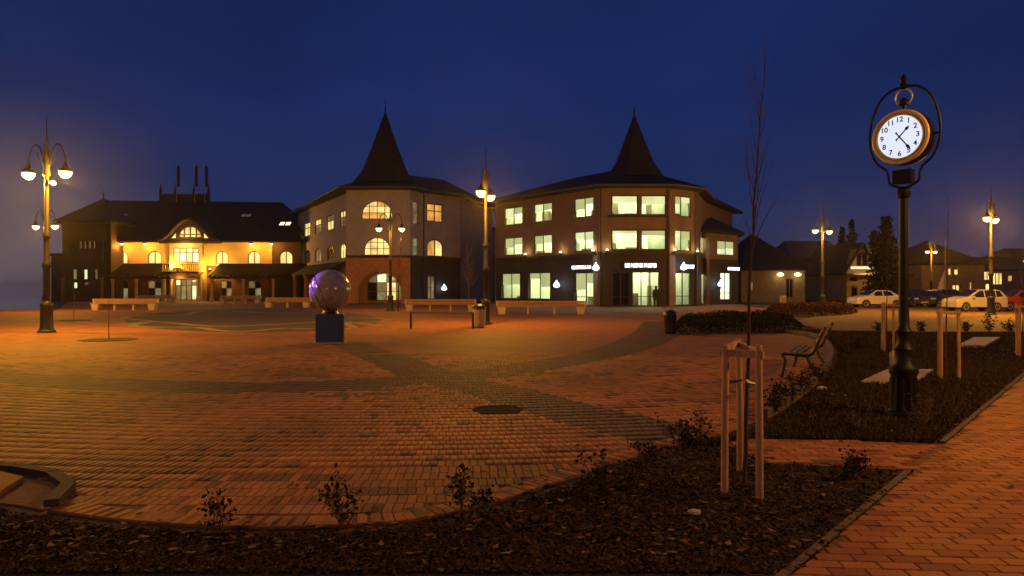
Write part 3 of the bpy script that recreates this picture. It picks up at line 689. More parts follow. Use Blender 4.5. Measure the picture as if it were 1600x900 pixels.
# rear and sides so that the block is closed
Ab, Db = (6.5, 83), (25, 80)
for a, b in ((Ab, A), (D, Db), (Db, Ab)): f = Frame(a, b); wall('rear_wall', f, 0, f.L, 0, zE, [], M_bank, bank)
def push(pts, o):                                # outset of a plan polygon
    n = len(pts); res = []
    for i in range(n):
        a, b, c = Vector(pts[i - 1]), Vector(pts[i]), Vector(pts[(i + 1) % n])
        n1 = Vector(((b - a).y, -(b - a).x)).normalized(); n2 = Vector(((c - b).y, -(c - b).x)).normalized()
        m = (n1 + n2); m = m / max(0.3, m.dot(n1) if m.dot(n1) else 1); res.append(b + m * o)
    return res
pin = push([A, B, C, C2, D, Db, Ab], -0.42); pdeep = push([A, B, C, C2, D, Db, Ab], -3.6)
M_room = mat('office_wall_paint', (0.72, 0.72, 0.62), 0.9, 0.05, 2); M_carpet = mat('office_floor', (0.22, 0.2, 0.16), 0.9, 0.2, 4); M_furn = mat('office_furniture', (0.16, 0.11, 0.07), 0.6, 0.3, 3)
E_tube = emit('ceiling_light_panel', (0.90, 1.0, 0.58), 58.0)
rr_ = random.Random(19)
for k_ in range(4):
    a_, b_, c_, d_ = pin[k_], pin[k_ + 1], pdeep[k_ + 1], pdeep[k_]
    for z0_, z1_ in ((0.03, 3.45), (4.45, 6.95), (7.45, 9.95)):
        q = [a_, b_, c_, d_]; lo_v = [(p.x, p.y, z0_) for p in q]; hi_v = [(p.x, p.y, z1_) for p in q]
        rm = MB().add(lo_v + hi_v, [(4, 5, 6, 7), (1, 2, 6, 5), (2, 3, 7, 6), (3, 0, 4, 7)]).build('room', M_room, bank)
        MB().add([(p[0], p[1], p[2] + 0.01) for p in lo_v], [(0, 1, 2, 3)]).build('room_floor', M_carpet, rm)
        Lk = (b_ - a_).length; npan = max(1, int(Lk / 2.4)); ud = (b_ - a_).normalized(); inn = Vector((-ud.y, ud.x))
        if inn.dot(d_ - a_) < 0: inn = -inn
        for m_ in range(npan):
            for dep in (0.9, 2.2):
                cpt = a_ + ud * (Lk * (m_ + 0.5) / npan) + inn * dep
                MB().box((cpt.x, cpt.y, z1_ - 0.03), (1.3, 0.35, 0.04), math.atan2(ud.y, ud.x)).build('ceiling_light', E_tube, rm)
        for m_ in range(int(Lk / 1.5)):
            if rr_.random() < 0.75:
                hh_ = rr_.choice((0.75, 0.75, 1.1, 1.75)); cpt = a_ + ud * (Lk * (m_ + rr_.uniform(0.3, 0.8)) / int(Lk / 1.5)) + inn * (2.75 if hh_ > 1.5 else rr_.uniform(0.9, 2.4))
                MB().box((cpt.x, cpt.y, z0_ + hh_ / 2 + 0.01), (rr_.uniform(0.6, 1.2), 0.45, hh_), math.atan2(ud.y, ud.x)).build('cabinet', M_furn, rm)
pl = push([A, B, C, C2, D, Db, Ab], 0.9)
ev = [(p.x, p.y, zE + 0.12) for p in pl]
bank_roof = hipped('roof', ev, [(6.2, 75.5, 13.3), (11.2, 67, 13.1), (16.8, 71.5, 12.6)],
       [('e0', 'e1', 'r1', 'r0'), ('e1', 'e2', 'r1'), ('e2', 'e3', 'r1'), ('e3', 'e4', 'r2', 'r1'), ('e4', 'e5', 'r2'), ('e5', 'e6', 'r0', 'r1', 'r2'), ('e6', 'e0', 'r0')], M_roof, bank)
def gutter(pts, parent):
    MB().tube(pts, 0.075, 6).build('gutter', mat('zinc_gutter', (0.09, 0.085, 0.08), 0.5, 0.2, 6), parent)
gutter([(p[0], p[1], p[2] - 0.1) for p in [Vector(q) for q in ev[:5]]], bank)
for fr_, px_ in ((fA, 778), (fA, 944), (fC, 1088)):
    u_ = min(max(fr_.uat(px_), 0.15), fr_.L - 0.15); MB().tube([fr_.pt(u_, 0, 0.3), fr_.pt(u_, zE - 0.35, 0.3), fr_.pt(u_, zE, 0.8)], 0.055, 6).build('downpipe', MATS['zinc_gutter'], bank)
def spire(cx, cy, z0, w, zt, zf, parent, seg=8):
    s = MB().lathe([(w * 0.62, z0 - 0.8), (w * 0.5, z0), (w * 0.40, z0 + (zt - z0) * 0.13), (w * 0.25, z0 + (zt - z0) * 0.45), (w * 0.10, z0 + (zt - z0) * 0.8), (0.07, zt)], seg, (cx, cy, 0), R(22.5)).build('spire', M_roof, parent)
    MB().lathe([(0.09, zt - 0.1), (0.05, zt + 0.2), (0.13, zt + 0.35), (0.05, zt + 0.5), (0.02, zf)], 8, (cx, cy, 0)).build('finial', M_iron, s)
spire(X(991, 65), 65, 12.4, 4.6, Z(180, 65), Z(163, 65), bank)
# wall lamps: white lanterns and small uplighters on the ledge
def lantern(fr, px, z, parent, power=40):
    u = fr.uat(px); c = fr.pt(u, z, 0.55); w = MB().bar(fr.pt(u, z - 0.42, 0.05), fr.pt(u, z - 0.42, 0.58), 0.05, 0.05).bar(c - Vector((0, 0, .42)), c - Vector((0, 0, .25)), .05, .05)
    lo = w.build('wall_lamp', M_iron, parent)
    MB().lathe([(0.10, -0.26), (0.27, -0.16), (0.29, -0.02), (0.2, 0.14), (0.08, 0.28), (0.02, 0.44)], 12, c).build('lamp_glass', E_white, lo, True)
    MB().lathe([(0.03, 0.42), (0.06, 0.47), (0.01, 0.6)], 8, c).build('lamp_cap', M_iron, lo)
    point('lantern_light', c + fr.n * 0.5, power, (0.75, 0.88, 1.0), 0.2)
lantern(fA, 876.5, 1.9, bank, 18); lantern(fA, 938, 3.35, bank); lantern(fC, 1060.5, 3.4, bank); lantern(fD, 1116 - 7, 2.0, bank, 18)
def uplight(fr, px, z, parent, power=28, o=0.35):
    u = fr.uat(px); c = fr.pt(u, z, o); lo = MB().lathe([(0.10, -0.1), (0.13, 0.02), (0.11, 0.08)], 10, c).build('uplighter', M_iron, parent)
    MB().sphere(c + Vector((0, 0, .1)), 0.12, 10, 6).build('lamp_glass', E_spotw, lo, True)
    point('uplighter_light', c + Vector((0, 0, 0.32)) + fr.n * 0.1, power, (1.0, 0.62, 0.22), 0.12)
for fr, px in ((fA, 825), (fA, 880), (fA, 931), (fB, 948), (fC, 1049.5), (fC, 1085)): uplight(fr, px, zG + 0.2, bank, 22)
# annexe
ann = empty('annexe_building', (0, 0, 0), 0, 'low dark-roofed annexe attached right of the spired building, one upper window lit', 'building')
fN = Frame((18.35, 66.6), (X(1153, 70), 70)); zA = 7.0
lo_ = ops(fN, [(1125, 1142, .45, 3.1)]); up_ = ops(fN, [(1121, 1148, 4.8, 6.2)])
wall('ground_floor_wall', fN, 0, fN.L, 0, 4.35, [rect_pts(*o) for o in lo_], M_darkclad, ann, off=0.05); wall('upper_wall', fN, 0, fN.L, 4.35, zA, [rect_pts(*o) for o in up_], M_bank, ann)
window(fN, *lo_[0], ann, M_frame, E_office2, 2, (0.25,)); window(fN, *up_[0], ann, M_frame, E_office, 2, blinds=True)
Ea = [(18.35, 66.6), (X(1153, 70), 70), (23.5, 80), (19, 79)]
for a, b in ((Ea[1], Ea[2]), (Ea[3], Ea[0])): f = Frame(a, b); wall('side_wall', f, 0, f.L, 0, zA, [], M_bank, ann)
pe = push(Ea, 0.6); hipped('roof', [(p.x, p.y, zA + 0.1) for p in pe], [(20.0, 72, 9.0), (21.3, 76, 9.0)], [('e0', 'e1', 'r0'), ('e1', 'e2', 'r1', 'r0'), ('e2', 'e3', 'r1'), ('e3', 'e0', 'r0', 'r1')], M_roof, ann)
u = fN.uat(1118); lantern(fN, 1118.5, 2.0, ann, 18)
# luminous signs (their words cannot be read in the photograph: strokes only)
def sign(fr, px0, px1, z, h, label, words):
    root = empty('fascia_sign', (0, 0, 0), 0, label, 'sign', 'luminous signs on the office building'); u0, u1 = fr.uat(px0), fr.uat(px1)
    box_wall(fr, u0 - 0.08, u1 + 0.08, z - 0.12, z + h + 0.12, 0.23, 0.29, M_frame, 'backing_board', root)
    tot = sum(words) + 0.7 * (len(words) - 1); cw = (u1 - u0) / tot; u = u0
    for wd_ in words:
        for q in range(wd_):
            a, b = u + cw * 0.1, u + cw * 0.9; mb = MB()
            def st(a0, b0, z0, z1):
                vs = [fr.pt(uu, zz, o) for o in (0.295, 0.34) for uu, zz in rect_pts(a0, b0, z0, z1)]
                mb.add(vs, [(3, 2, 1, 0), (4, 5, 6, 7), (0, 1, 5, 4), (1, 2, 6, 5), (2, 3, 7, 6), (3, 0, 4, 7)])
            t = (b - a) * 0.28; st(a, a + t, z, z + h)
            if rnd.random() < 0.6: st(b - t, b, z, z + h * rnd.choice((1, 1, 0.55)))
            for zz in (0, 0.42, 0.82):
                if rnd.random() < 0.6: st(a + t + 0.004, b - t - 0.004, z + h * zz, z + h * (zz + 0.18))
            mb.build('letter', E_letter, root); u += cw
        u += cw * 0.7
sign(fA, 897.5, 928.5, 3.27, 0.28, 'narrow white luminous sign over the shop window left of the corner', (9,))
sign(fB, 975.5, 1024.5, 3.35, 0.34, 'widest white luminous sign over the glass entrance doors', (3, 4, 2, 7))
sign(fC, 1068, 1081, 3.3, 0.3, 'short white luminous sign beside the lantern right of the entrance', (5,))
sign(fN, 1133, 1151, 3.35, 0.26, 'white luminous sign on the annexe at the far right end', (7,))

# ---------------- tower building (middle)
tow = empty('tower_building', (0, 0, 0), 0, 'pale corner building with tall pointed spire, arched lit windows and brick archway', 'building')
F0, F1, F2, F3 = (X(541, 73), 73), (X(641, 73), 73), (X(657, 75), 75), (X(719, 79), 79)
W0 = (X(466, 92), 92)
fF, fc, fR, fW = Frame(F0, F1), Frame(F1, F2), Frame(F2, F3), Frame(W0, F0); zB, zT = 4.85, 11.9
ca = (fF.uat(557), fF.uat(627), 0.0, 3.35)
wall('brick_base', fF, 0, fF.L, 0, zB, [arch_pts(*ca[:4], 2.2, 20)], M_brickred, tow, 1.2, off=0.1)
aw1 = (fF.uat(565), fF.uat(613), 8.75, 10.65); aw2 = (fF.uat(569), fF.uat(609.5), 5.0, 6.85)
wall('tower_wall', fF, 0, fF.L, zB, zT, [arch_pts(*aw1, 1.45), arch_pts(*aw2, 1.3)], M_plaster, tow)
window(fF, *aw1, tow, M_framew, E_warm, 4, (0.35, 0.7), 1.45, M_stone, pms=[E_orange, E_warm, E_warm, E_orange, E_warm, E_warm, E_orange, E_warm])
window(fF, *aw2, tow, M_framew, E_warm, 4, (0.38, 0.72), 1.3, M_stone)
# archway lining with stone ring, glazed entrance set back
mb = MB(); n = 20; a_, c_u = (ca[1] - ca[0]) / 2, (ca[0] + ca[1]) / 2
for i in range(n):
    t0, t1 = math.pi * i / n + 0.01, math.pi * (i + 1) / n - 0.01; q = []
    for o in (0.103, 0.17):
        for rr, t in ((0, t0), (0.42, t0), (0.42, t1), (0, t1)): q.append(fF.pt(c_u + (a_ + rr) * math.cos(t), 1.15 + (2.2 + rr) * math.sin(t), o))
    vo_ = MB().add(q, [(3, 2, 1, 0), (4, 5, 6, 7), (0, 1, 5, 4), (1, 2, 6, 5), (2, 3, 7, 6), (3, 0, 4, 7)]); vo_.build('arch_stone', M_brickred if i % 2 else mat('pale_brick', (0.40, 0.2, 0.1), 0.85, 0.2, 8, 0.3), tow)
gl = Frame(tuple(fF.pt(ca[0] - 0.3, 0, -2.6)[:2]), tuple(fF.pt(ca[1] + 0.3, 0, -2.6)[:2]))
window(gl, 0.9, gl.L - 0.2, 0.25, 3.2, tow, M_framew, E_warm, 4, (0.33, 0.66), 1.1, name='door', label='arched glazed entrance deep in the archway', off=0.0, pms=[M_darkglass, M_darkglass, E_dim, E_dimgreen, E_dim, E_office, E_warm, E_warm, E_dimgreen, E_dim, E_dim])
box_wall(gl, -0.6, gl.L + 0.6, 0, 4.5, -0.4, -0.1, M_brickred, 'porch_back_wall', tow)
point('porch_light', gl.pt(gl.L * 0.65, 2.6, 0.8), 16, (1.0, 0.6, 0.2), 0.15)
# wedge walls
cw1 = (fc.uat(645), fc.uat(653.5), 8.3, 10.7); cw2 = (fc.uat(645), fc.uat(653.5), 5.0, 6.9)
wall('brick_base', fc, 0, fc.L, 0, zB, [], M_darkclad, tow, off=0.06); wall('tower_wall', fc, 0, fc.L, zB, zT, [rect_pts(*cw1), rect_pts(*cw2)], M_plaster2, tow)
window(fc, *cw1, tow, M_framew, E_dim, 1, (0.5,), sill=M_stone); window(fc, *cw2, tow, M_framew, E_dimgreen, 1, (0.5,))
rw1 = (fR.uat(667), fR.uat(692), 8.75, 10.75); rw2 = (fR.uat(667.5), fR.uat(692.5), 5.0, 6.9); rd = (fR.uat(668), fR.uat(680), 0.4, 2.9)
wall('ground_floor_wall', fR, 0, fR.L, 0, zB, [rect_pts(*rd)], M_darkclad, tow, off=0.06); wall('tower_wall', fR, 0, fR.L, zB, zT, [rect_pts(*rw1), arch_pts(*rw2, 0.8)], M_plaster2, tow)
window(fR, *rw1, tow, M_framew, E_orange, 2, (0.6,), sill=M_stone, fw=0.12); window(fR, *rw2, tow, M_framew, E_orange, 2, (), 0.8, pms=[E_orange, E_warm], fw=0.12)
window(fR, *rd, tow, M_framew, E_dim, 2, (0.5,), name='door')
lantern(fR, 689, 1.6, tow, 8)
MB().tube([fR.pt(0.35, 0, 0.12), fR.pt(0.35, zT - 0.4, 0.12), fR.pt(0.1, zT, 0.3)], 0.07).build('downpipe', M_iron, tow)
for fr in (fF, fc, fR): box_wall(fr, -0.02, fr.L + 0.02, zB - 0.12, zB + 0.14, 0.12 if fr is fF else 0.07, 0.24 if fr is fF else 0.2, M_darkclad, 'cornice', tow)
# left wing
wu = [(475.5, 484.5), (492, 501.5), (510.5, 521), (531, 539.5)]
upW = [(fW.uat(a), fW.uat(b), 8.05, 9.75) for a, b in wu]; loW = [(fW.uat(a), fW.uat(b), 4.7, 6.35) for a, b in wu]
wall('wing_wall', fW, 0, fW.L, 3.2, 11.4, [rect_pts(*o) for o in upW] + [arch_pts(*o, 0.6) for o in loW], M_plaster, tow)
wall('ground_floor_wall', fW, 0, fW.L, 0, 3.2, [], M_brickred, tow, off=0.04)
for i, o in enumerate(upW): window(fW, *o, tow, M_framew, (E_dim, E_warm, E_dim, E_warm)[i], 2, (0.6,), sill=M_stone, pms=[(E_dim, E_warm)[(i + 1) % 2], E_warm if i != 2 else E_dim], fw=0.1)
for i, o in enumerate(loW): window(fW, *o, tow, M_framew, (M_darkglass, E_dim, M_darkglass, E_warm)[i], 2, (), 0.6, fw=0.1)
# arcade roof and posts in front of the wing
vs = [fW.pt(0, 4.4, 0.02), fW.pt(fW.L, 4.4, 0.02), fW.pt(fW.L, 3.2, 2.4), fW.pt(0, 3.2, 2.4)]; vs += [v - Vector((0, 0, 0.15)) for v in vs]
MB().add(vs, [(0, 1, 2, 3), (7, 6, 5, 4), (0, 4, 5, 1), (1, 5, 6, 2), (2, 6, 7, 3), (3, 7, 4, 0)]).build('arcade_roof', M_roof, tow)
for t in (0.12, 0.37, 0.62, 0.9):
    b = fW.pt(fW.L * t, 0, 2.2); MB().lathe([(0.3, 0), (0.3, 0.3), (0.2, 0.4), (0.18, 2.6), (0.28, 2.9), (0.28, 3.2)], 10, b).build('column', M_brickred, tow, True)
Wb, F3b = (X(466, 92) + 7, 102), (-2.5, 92)
for a, b, h in ((Wb, W0, 11.4), (F3, F3b, zT), (F3b, Wb, 11.4)): f = Frame(a, b); wall('rear_wall', f, 0, f.L, 0, h, [], M_plaster2, tow)
pl = push([W0, F0, F1, F2, F3, F3b, Wb], 0.95); zs_ = [11.5, 12.05, 12.05, 12.05, 12.0, 12.0, 11.5]
hipped('roof', [(p.x, p.y, z) for p, z in zip(pl, zs_)], [(-21.5, 93, 15.2), (-13.6, 79.5, 14.6), (-8.2, 84.5, 14.6)],
       [('e0', 'e1', 'r1', 'r0'), ('e1', 'e2', 'r1'), ('e2', 'e3', 'r1'), ('e3', 'e4', 'r2', 'r1'), ('e4', 'e5', 'r2'), ('e5', 'e6', 'r0', 'r1', 'r2'), ('e6', 'e0', 'r0')], M_roof, tow)
gutter([(p.x, p.y, z - 0.1) for p, z in list(zip(pl, zs_))[:5]], tow)
spire(X(602, 77), 77, 13.6, 6.0, Z(176, 77), Z(154, 77), tow)

# ---------------- town hall (left)
hall = empty('town_hall', (0, 0, 0), 0, 'long gold-floodlit hall with dark roof, curved dormer, balcony and arched windows', 'building')
dH = 88; x0, x1 = X(150, dH), X(470, dH); fH = Frame((x0, dH), (x1, dH)); zH = 7.4
aw = [(179, 200), (231, 252.5), (337, 357), (387, 407.5), (436.5, 457.5)]; awz = [(fH.uat(a), fH.uat(b), 4.6, 6.25) for a, b in aw]
dv = [(180, 200), (231, 252), (345, 362), (388, 408)]; drz = [(fH.uat(a), fH.uat(b), 0.2, 2.5) for a, b in dv]
uR = fH.uat(425); uL = fH.uat(168)
wall('facade_wall', fH, uL, uR, 4.4, zH, [arch_pts(*o, 0.75) for o in awz[:4]], M_ochre, hall)
wall('ground_floor_wall', fH, uL, uR, 0, 4.4, [rect_pts(*o) for o in drz], mat('dark_red_brick', (0.12, 0.05, 0.03), 0.9, 0.3, 5, 0.3), hall, off=-0.02)
wall('timber_end_wall', fH, uR, fH.L, 0, zH, [arch_pts(*awz[4], 0.75)], M_darkwood, hall)
for o in awz: window(fH, *o, hall, M_framew, E_warm, 2, (), 0.75, fw=0.11, pms=[E_warm])
for o in drz: window(fH, *o, hall, M_framew, E_dim, 2, (0.6,), name='door', pms=[M_darkglass, E_dim, E_dimgreen, M_darkglass])
# central bay with balcony
b0, b1 = fH.uat(272), fH.uat(323); fBay = Frame(tuple(fH.pt(b0, 0, 1.2)[:2]), tuple(fH.pt(b1, 0, 1.2)[:2]))
bw = (0.45, fBay.L - 0.45, 4.75, 6.55); en = (0.7, fBay.L - 0.7, 0.1, 2.7)
wall('bay_wall', fBay, 0, fBay.L, 0, zH - 0.3, [rect_pts(*bw), rect_pts(*en)], M_ochre, hall)
for u in (0, fBay.L): f = Frame(tuple(fBay.pt(u, 0, -1.3)[:2]), tuple(fBay.pt(u, 0, -0.36)[:2])) if u == 0 else Frame(tuple(fBay.pt(u, 0, -0.36)[:2]), tuple(fBay.pt(u, 0, -1.3)[:2])); wall('bay_side_wall', f, 0, f.L, 0, zH - 0.3, [], M_ochre, hall, 0.2)
window(fBay, *bw, hall, M_framew, E_warm, 4, (0.68,), fw=0.1, pms=[E_warm, E_office, E_office2, E_warm])
window(fBay, *en, hall, M_framew, E_dimgreen, 4, (0.7,), fw=0.1, name='door', label='greenish glazed entrance doors under the balcony', pms=[E_dim, E_office, E_dimgreen, E_dim, E_dim, E_dimgreen, E_office])
bal = box_wall(fBay, -0.15, fBay.L + 0.15, 3.35, 3.6, 0.003, 1.5, M_darkwood, 'balcony', hall)
for i in range(17):
    u = -0.1 + (fBay.L + 0.2) * i / 16; MB().bar(fBay.pt(u, 3.6, 1.42), fBay.pt(u, 4.45, 1.42), 0.07, 0.07).build('baluster', M_wood, bal)
MB().bar(fBay.pt(-0.18, 4.5, 1.42), fBay.pt(fBay.L + 0.18, 4.5, 1.42), 0.12, 0.1).build('handrail', M_wood, bal)
mb = MB()
for i in range(8):
    t0, t1 = math.pi * i / 8, math.pi * (i + 1) / 8; h0, h1 = 0.55 * math.sin(t0), 0.55 * math.sin(t1)
    ua, ub = -0.15 + (fBay.L + 0.3) * i / 8, -0.15 + (fBay.L + 0.3) * (i + 1) / 8
    q = [fBay.pt(ua, 2.75, 1.52), fBay.pt(ub, 2.75, 1.52), fBay.pt(ub, 2.9 + h1, 1.52), fBay.pt(ua, 2.9 + h0, 1.52)]; q += [p - fBay.n * 0.1 for p in q]
    mb.add(q, [(3, 2, 1, 0), (4, 5, 6, 7), (0, 1, 5, 4), (1, 2, 6, 5), (2, 3, 7, 6), (3, 0, 4, 7)])
mb.build('balcony_apron', M_wood, hall)
for u in (-0.1, fBay.L + 0.1): MB().lathe([(0.34, 0), (0.34, 0.5), (0.25, 0.6), (0.24, 3.0), (0.33, 3.3)], 12, fBay.pt(u, 0, 1.2)).build('column', M_ochre, hall, True)
# curved dormer
cD = fH.uat(297.5); fD2 = fBay; cu_ = fBay.uat(297.5); half = 3.8; zb, zt = 7.35, 9.95
def eye(u, w=half): t = (u - cu_) / w; return zb + (zt - zb) * (0.5 + 0.5 * math.cos(math.pi * max(-1, min(1, t)))) if abs(t) <= 1 else zb
us_ = [cu_ - half + 2 * half * i / 32 for i in range(33)]
dwin = (cu_ - 1.45, cu_ + 1.45, 7.75, 9.25)
wall('dormer_wall', fBay, 0, 0, 0, 0, [arch_pts(*dwin, 1.35)], M_darkwood, hall, 0.3, top=[(us_[0], zb - 0.25)] + [(us_[-1], zb - 0.25)] + [(u, eye(u) - 0.02) for u in us_[::-1]], off=0.1)
window(fBay, *dwin, hall, M_framew, E_warm, 4, (0.3,), 1.35, fw=0.14, off=0.0, pms=[E_orange, E_warm, E_warm, E_warm, E_warm, E_warm, E_orange])
for sgn in (-1, 1):
    q = [(cu_ + sgn * 1.75, 7.75), (cu_ + sgn * 2.25, 7.75), (cu_ + sgn * 1.75, 8.35)]
    pb = MB().add([fBay.pt(a, z, 0.106) for a, z in q] + [fBay.pt(a, z, 0.13) for a, z in q], [(0, 1, 2), (3, 4, 5), (0, 1, 4, 3), (1, 2, 5, 4), (2, 0, 3, 5)]); pb.build('side_light', E_warm, hall)
mb = MB(); m = len(us_)
for o in (0.75, -7.0):
    for h in (0.0, 0.22):
        mb.v += [tuple(fBay.pt(u, eye(u) + h, o)) for u in us_]
for i in range(m - 1):
    mb.f += [(i, i + 1, 2 * m + i + 1, 2 * m + i), (m + i, m + i + 1, 3 * m + i + 1, 3 * m + i), (i, i + 1, m + i + 1, m + i)]
mb.build('dormer_roof', M_darkwood, hall)
# main roof
e0, e1 = X(150, 86.6), X(474, 86.6)
rv = [(e0, 86.6, zH + 0.1), (e1, 86.6, zH + 0.1), (e1, 106, zH + 0.1), (e0, 106, zH + 0.1)]
hipped('roof', rv, [(X(156, 96), 96, Z(313, 96)), (X(440, 96), 96, Z(316, 96))], [('e0', 'e1', 'r1', 'r0'), ('e1', 'e2', 'r1'), ('e2', 'e3', 'r0', 'r1'), ('e3', 'e0', 'r0')], M_roof, hall, 0.22)
roofz = lambda d: zH + 0.1 + (Z(314, 96) - zH - 0.1) * (d - 86.6) / (96 - 86.6)
def skylight(px, d, w, h, m):
    n_ = Vector((0, -(Z(314, 96) - zH), 9.4)).normalized(); c = Vector((X(px, d), d, roofz(d))); t = Vector((1, 0, 0)); s_ = n_.cross(t)
    mb = MB(); q = [c + t * (i * w / 2) + s_ * (j * h / 2) + n_ * 0.06 for i, j in ((-1, -1), (1, -1), (1, 1), (-1, 1))]; q2 = [p - n_ * 0.3 for p in q]
    mb.add(q + q2, [(0, 1, 2, 3), (7, 6, 5, 4), (0, 1, 5, 4), (1, 2, 6, 5), (2, 3, 7, 6), (3, 0, 4, 7)]); o = mb.build('skylight', M_frame, hall)
    q = [c + t * (i * w / 2.5) + s_ * (j * h / 2.5) + n_ * 0.075 for i, j in ((-1, -1), (1, -1), (1, 1), (-1, 1))]; q2 = [p - n_ * 0.01 for p in q]
    MB().add(q + q2, [(0, 1, 2, 3), (7, 6, 5, 4), (0, 1, 5, 4), (1, 2, 6, 5), (2, 3, 7, 6), (3, 0, 4, 7)]).build('pane', m, o)
E_sky1 = emit('lit_skylight', (1.0, 0.85, 0.6), 1.3); E_sky0 = emit('faint_skylight', (0.5, 0.45, 0.4), 0.13)
for px in (441, 450.5): skylight(px, 90.2, 0.75, 1.1, E_sky1)
for px, d in ((185, 92.2), (195, 92.2), (381, 92.2), (389, 92.2)): skylight(px, d, 0.6, 0.8, E_sky0)
# ridge parapet with posts
mb = MB().box((X(289, 96), 96, Z(309, 96)), (6.2, 0.4, 1.0)); mb.build('ridge_parapet', M_darkwood, hall)
for px in (251, 274, 303, 326): MB().lathe([(0.2, 0), (0.2, 1.6), (0.1, 1.8), (0.03, 2.4)], 8, (X(px, 95.6), 95.6, Z(314, 96) - 0.1)).build('ridge_post', M_darkwood, hall)
MB().lathe([(0.15, 0), (0.1, 0.8), (0.02, 1.6)], 8, (X(162, 96), 96, Z(314, 96) - 0.1)).build('ridge_post', M_darkwood, hall)
# canopy over the ground floor: sloped rafters on a beam, columns
for (pa, pb_) in ((172, 268), (328, 468)):
    ua, ub = X(pa, 85), X(pb_, 85)
    cb = MB().box(((ua + ub) / 2, 85, 2.85), (ub - ua, 0.25, 0.32)).build('canopy_beam', M_darkwood, hall)
    nn = int((ub - ua) / 0.62)
    for i in range(nn + 1):
        xx = ua + (ub - ua) * i / nn; MB().bar((xx, 84.5, 2.95), (xx, 87.98, 4.55), 0.13, 0.2).build('rafter', M_darkwood, cb)
    q = [(ua, 84.6, 3.09), (ub, 84.6, 3.09), (ub, 87.95, 4.62), (ua, 87.95, 4.62)]; q += [(p[0], p[1], p[2] + 0.03) for p in q]
    MB().add(q, [(3, 2, 1, 0), (4, 5, 6, 7), (0, 1, 5, 4), (1, 2, 6, 5), (2, 3, 7, 6), (3, 0, 4, 7)]).build('canopy_deck', mat('tarred_boards', (0.012, 0.008, 0.006), 0.95, 0.3, 6, spec=0.05), cb)
for px in (176, 213, 267, 331, 380, 427, 462):
    MB().lathe([(0.26, 0), (0.26, 0.35), (0.17, 0.45), (0.16, 2.3), (0.26, 2.68)], 10, (X(px, 85), 85, 0)).build('column', M_ochre, hall, True)
# eaves floodlights
for px in (190, 226, 392, 424):
    c = Vector((X(px, 86.9), 86.9, zH - 0.42)); lo = MB().lathe([(0.22, 0.28), (0.2, 0.12), (0.1, 0.1)], 12, c).build('eaves_lamp', M_iron, hall)
    MB().sphere(c + Vector((0, 0, 0.04)), 0.17, 12, 8, (1, 1, .6)).build('lamp_glass', E_spotw, lo, True)
    point('eaves_light', c + Vector((0, -0.15, -0.2)), 280, (1.0, 0.40, 0.05), 0.15)
for px in (268, 328):
    c = Vector((X(px, 86.4), 86.4, 3.75)); lo = MB().lathe([(0.12, -0.1), (0.2, 0.05), (0.18, 0.14)], 12, c).build('balcony_lamp', M_iron, hall)
    MB().sphere(c + Vector((0, 0, 0.12)), 0.13, 10, 6).build('lamp_glass', E_spotw, lo, True)
    point('balcony_light', c + Vector((0, -0.1, 0.45)), 820, (1.0, 0.50, 0.07), 0.15)
point('balcony_soffit_light', fBay.pt(fBay.L / 2, 6.85, 1.1), 260, (1.0, 0.66, 0.14), 0.2)
point('entrance_light', fBay.pt(fBay.L / 2, 2.6, 1.9), 110, (1.0, 0.5, 0.12), 0.2)
for px in (200, 240, 355, 405): point('arcade_light', (X(px, 86.6), 86.6, 2.4), 12, (1.0, 0.42, 0.1), 0.15)
# end pavilion
fPv = Frame((X(97, 85), 85), (X(171, 85), 85)); zP = 9.6
slit = [(fPv.uat(a), fPv.uat(a + 3.6), 6.35, 7.3) for a in (124, 131, 138, 145)]; long_ = [(fPv.uat(a), fPv.uat(a + 4.5), 5.0, 7.3) for a in (110, 160)]
sm = [(fPv.uat(113), fPv.uat(120), 2.6, 3.9), (fPv.uat(130), fPv.uat(137), 2.6, 3.9), (fPv.uat(147), fPv.uat(153), 2.6, 3.9), (fPv.uat(114), fPv.uat(121), 1.5, 2.35), (fPv.uat(131), fPv.uat(138), 1.9, 2.35)]
wall('pavilion_wall', fPv, 0, fPv.L, 0, zP, [rect_pts(*o) for o in slit + long_ + sm], M_darkwood, hall)
for o in slit: window(fPv, *o, hall, M_framew, E_dim, 1, (), fw=0.06)
for o in long_: window(fPv, *o, hall, M_framew, M_darkglass, 1, (0.5,), fw=0.06)
for i, o in enumerate(sm): window(fPv, *o, hall, M_framew, (E_dimgreen, E_office, E_dim, E_office, E_dim)[i], 1, (), fw=0.09)
for px in (98, 159): MB().lathe([(0.28, 0), (0.2, 0.3), (0.18, 2.6), (0.26, 2.9)], 10, (X(px, 84), 84, 0)).build('column', M_wood, hall, True)
PL, PR = X(97, 85), X(171, 85)
for a, b in (((PL - 1.5, 100), (PL, 85)), ((PR, 85), (PR, 88.3)), ((PR, 100), (PL - 1.5, 100))): f = Frame(a, b); wall('pavilion_side_wall', f, 0, f.L, 0, zP, [], M_darkwood, hall)
pe = push([(PL, 85), (PR, 85), (PR + 1, 101), (PL - 1.5, 101)], 0.7)
hipped('pavilion_roof', [(p.x, p.y, zP + 0.1) for p in pe], [(X(160, 93), 93, Z(311, 93)), (X(160, 98), 98, Z(309, 98))], [('e0', 'e1', 'r0'), ('e1', 'e2', 'r1', 'r0'), ('e2', 'e3', 'r1'), ('e3', 'e0', 'r0', 'r1')], M_roof, hall)
lowb = empty('lean_to', (0, 0, 0), 0, 'low dark lean-to block at the lake end of the floodlit hall', 'outbuilding')
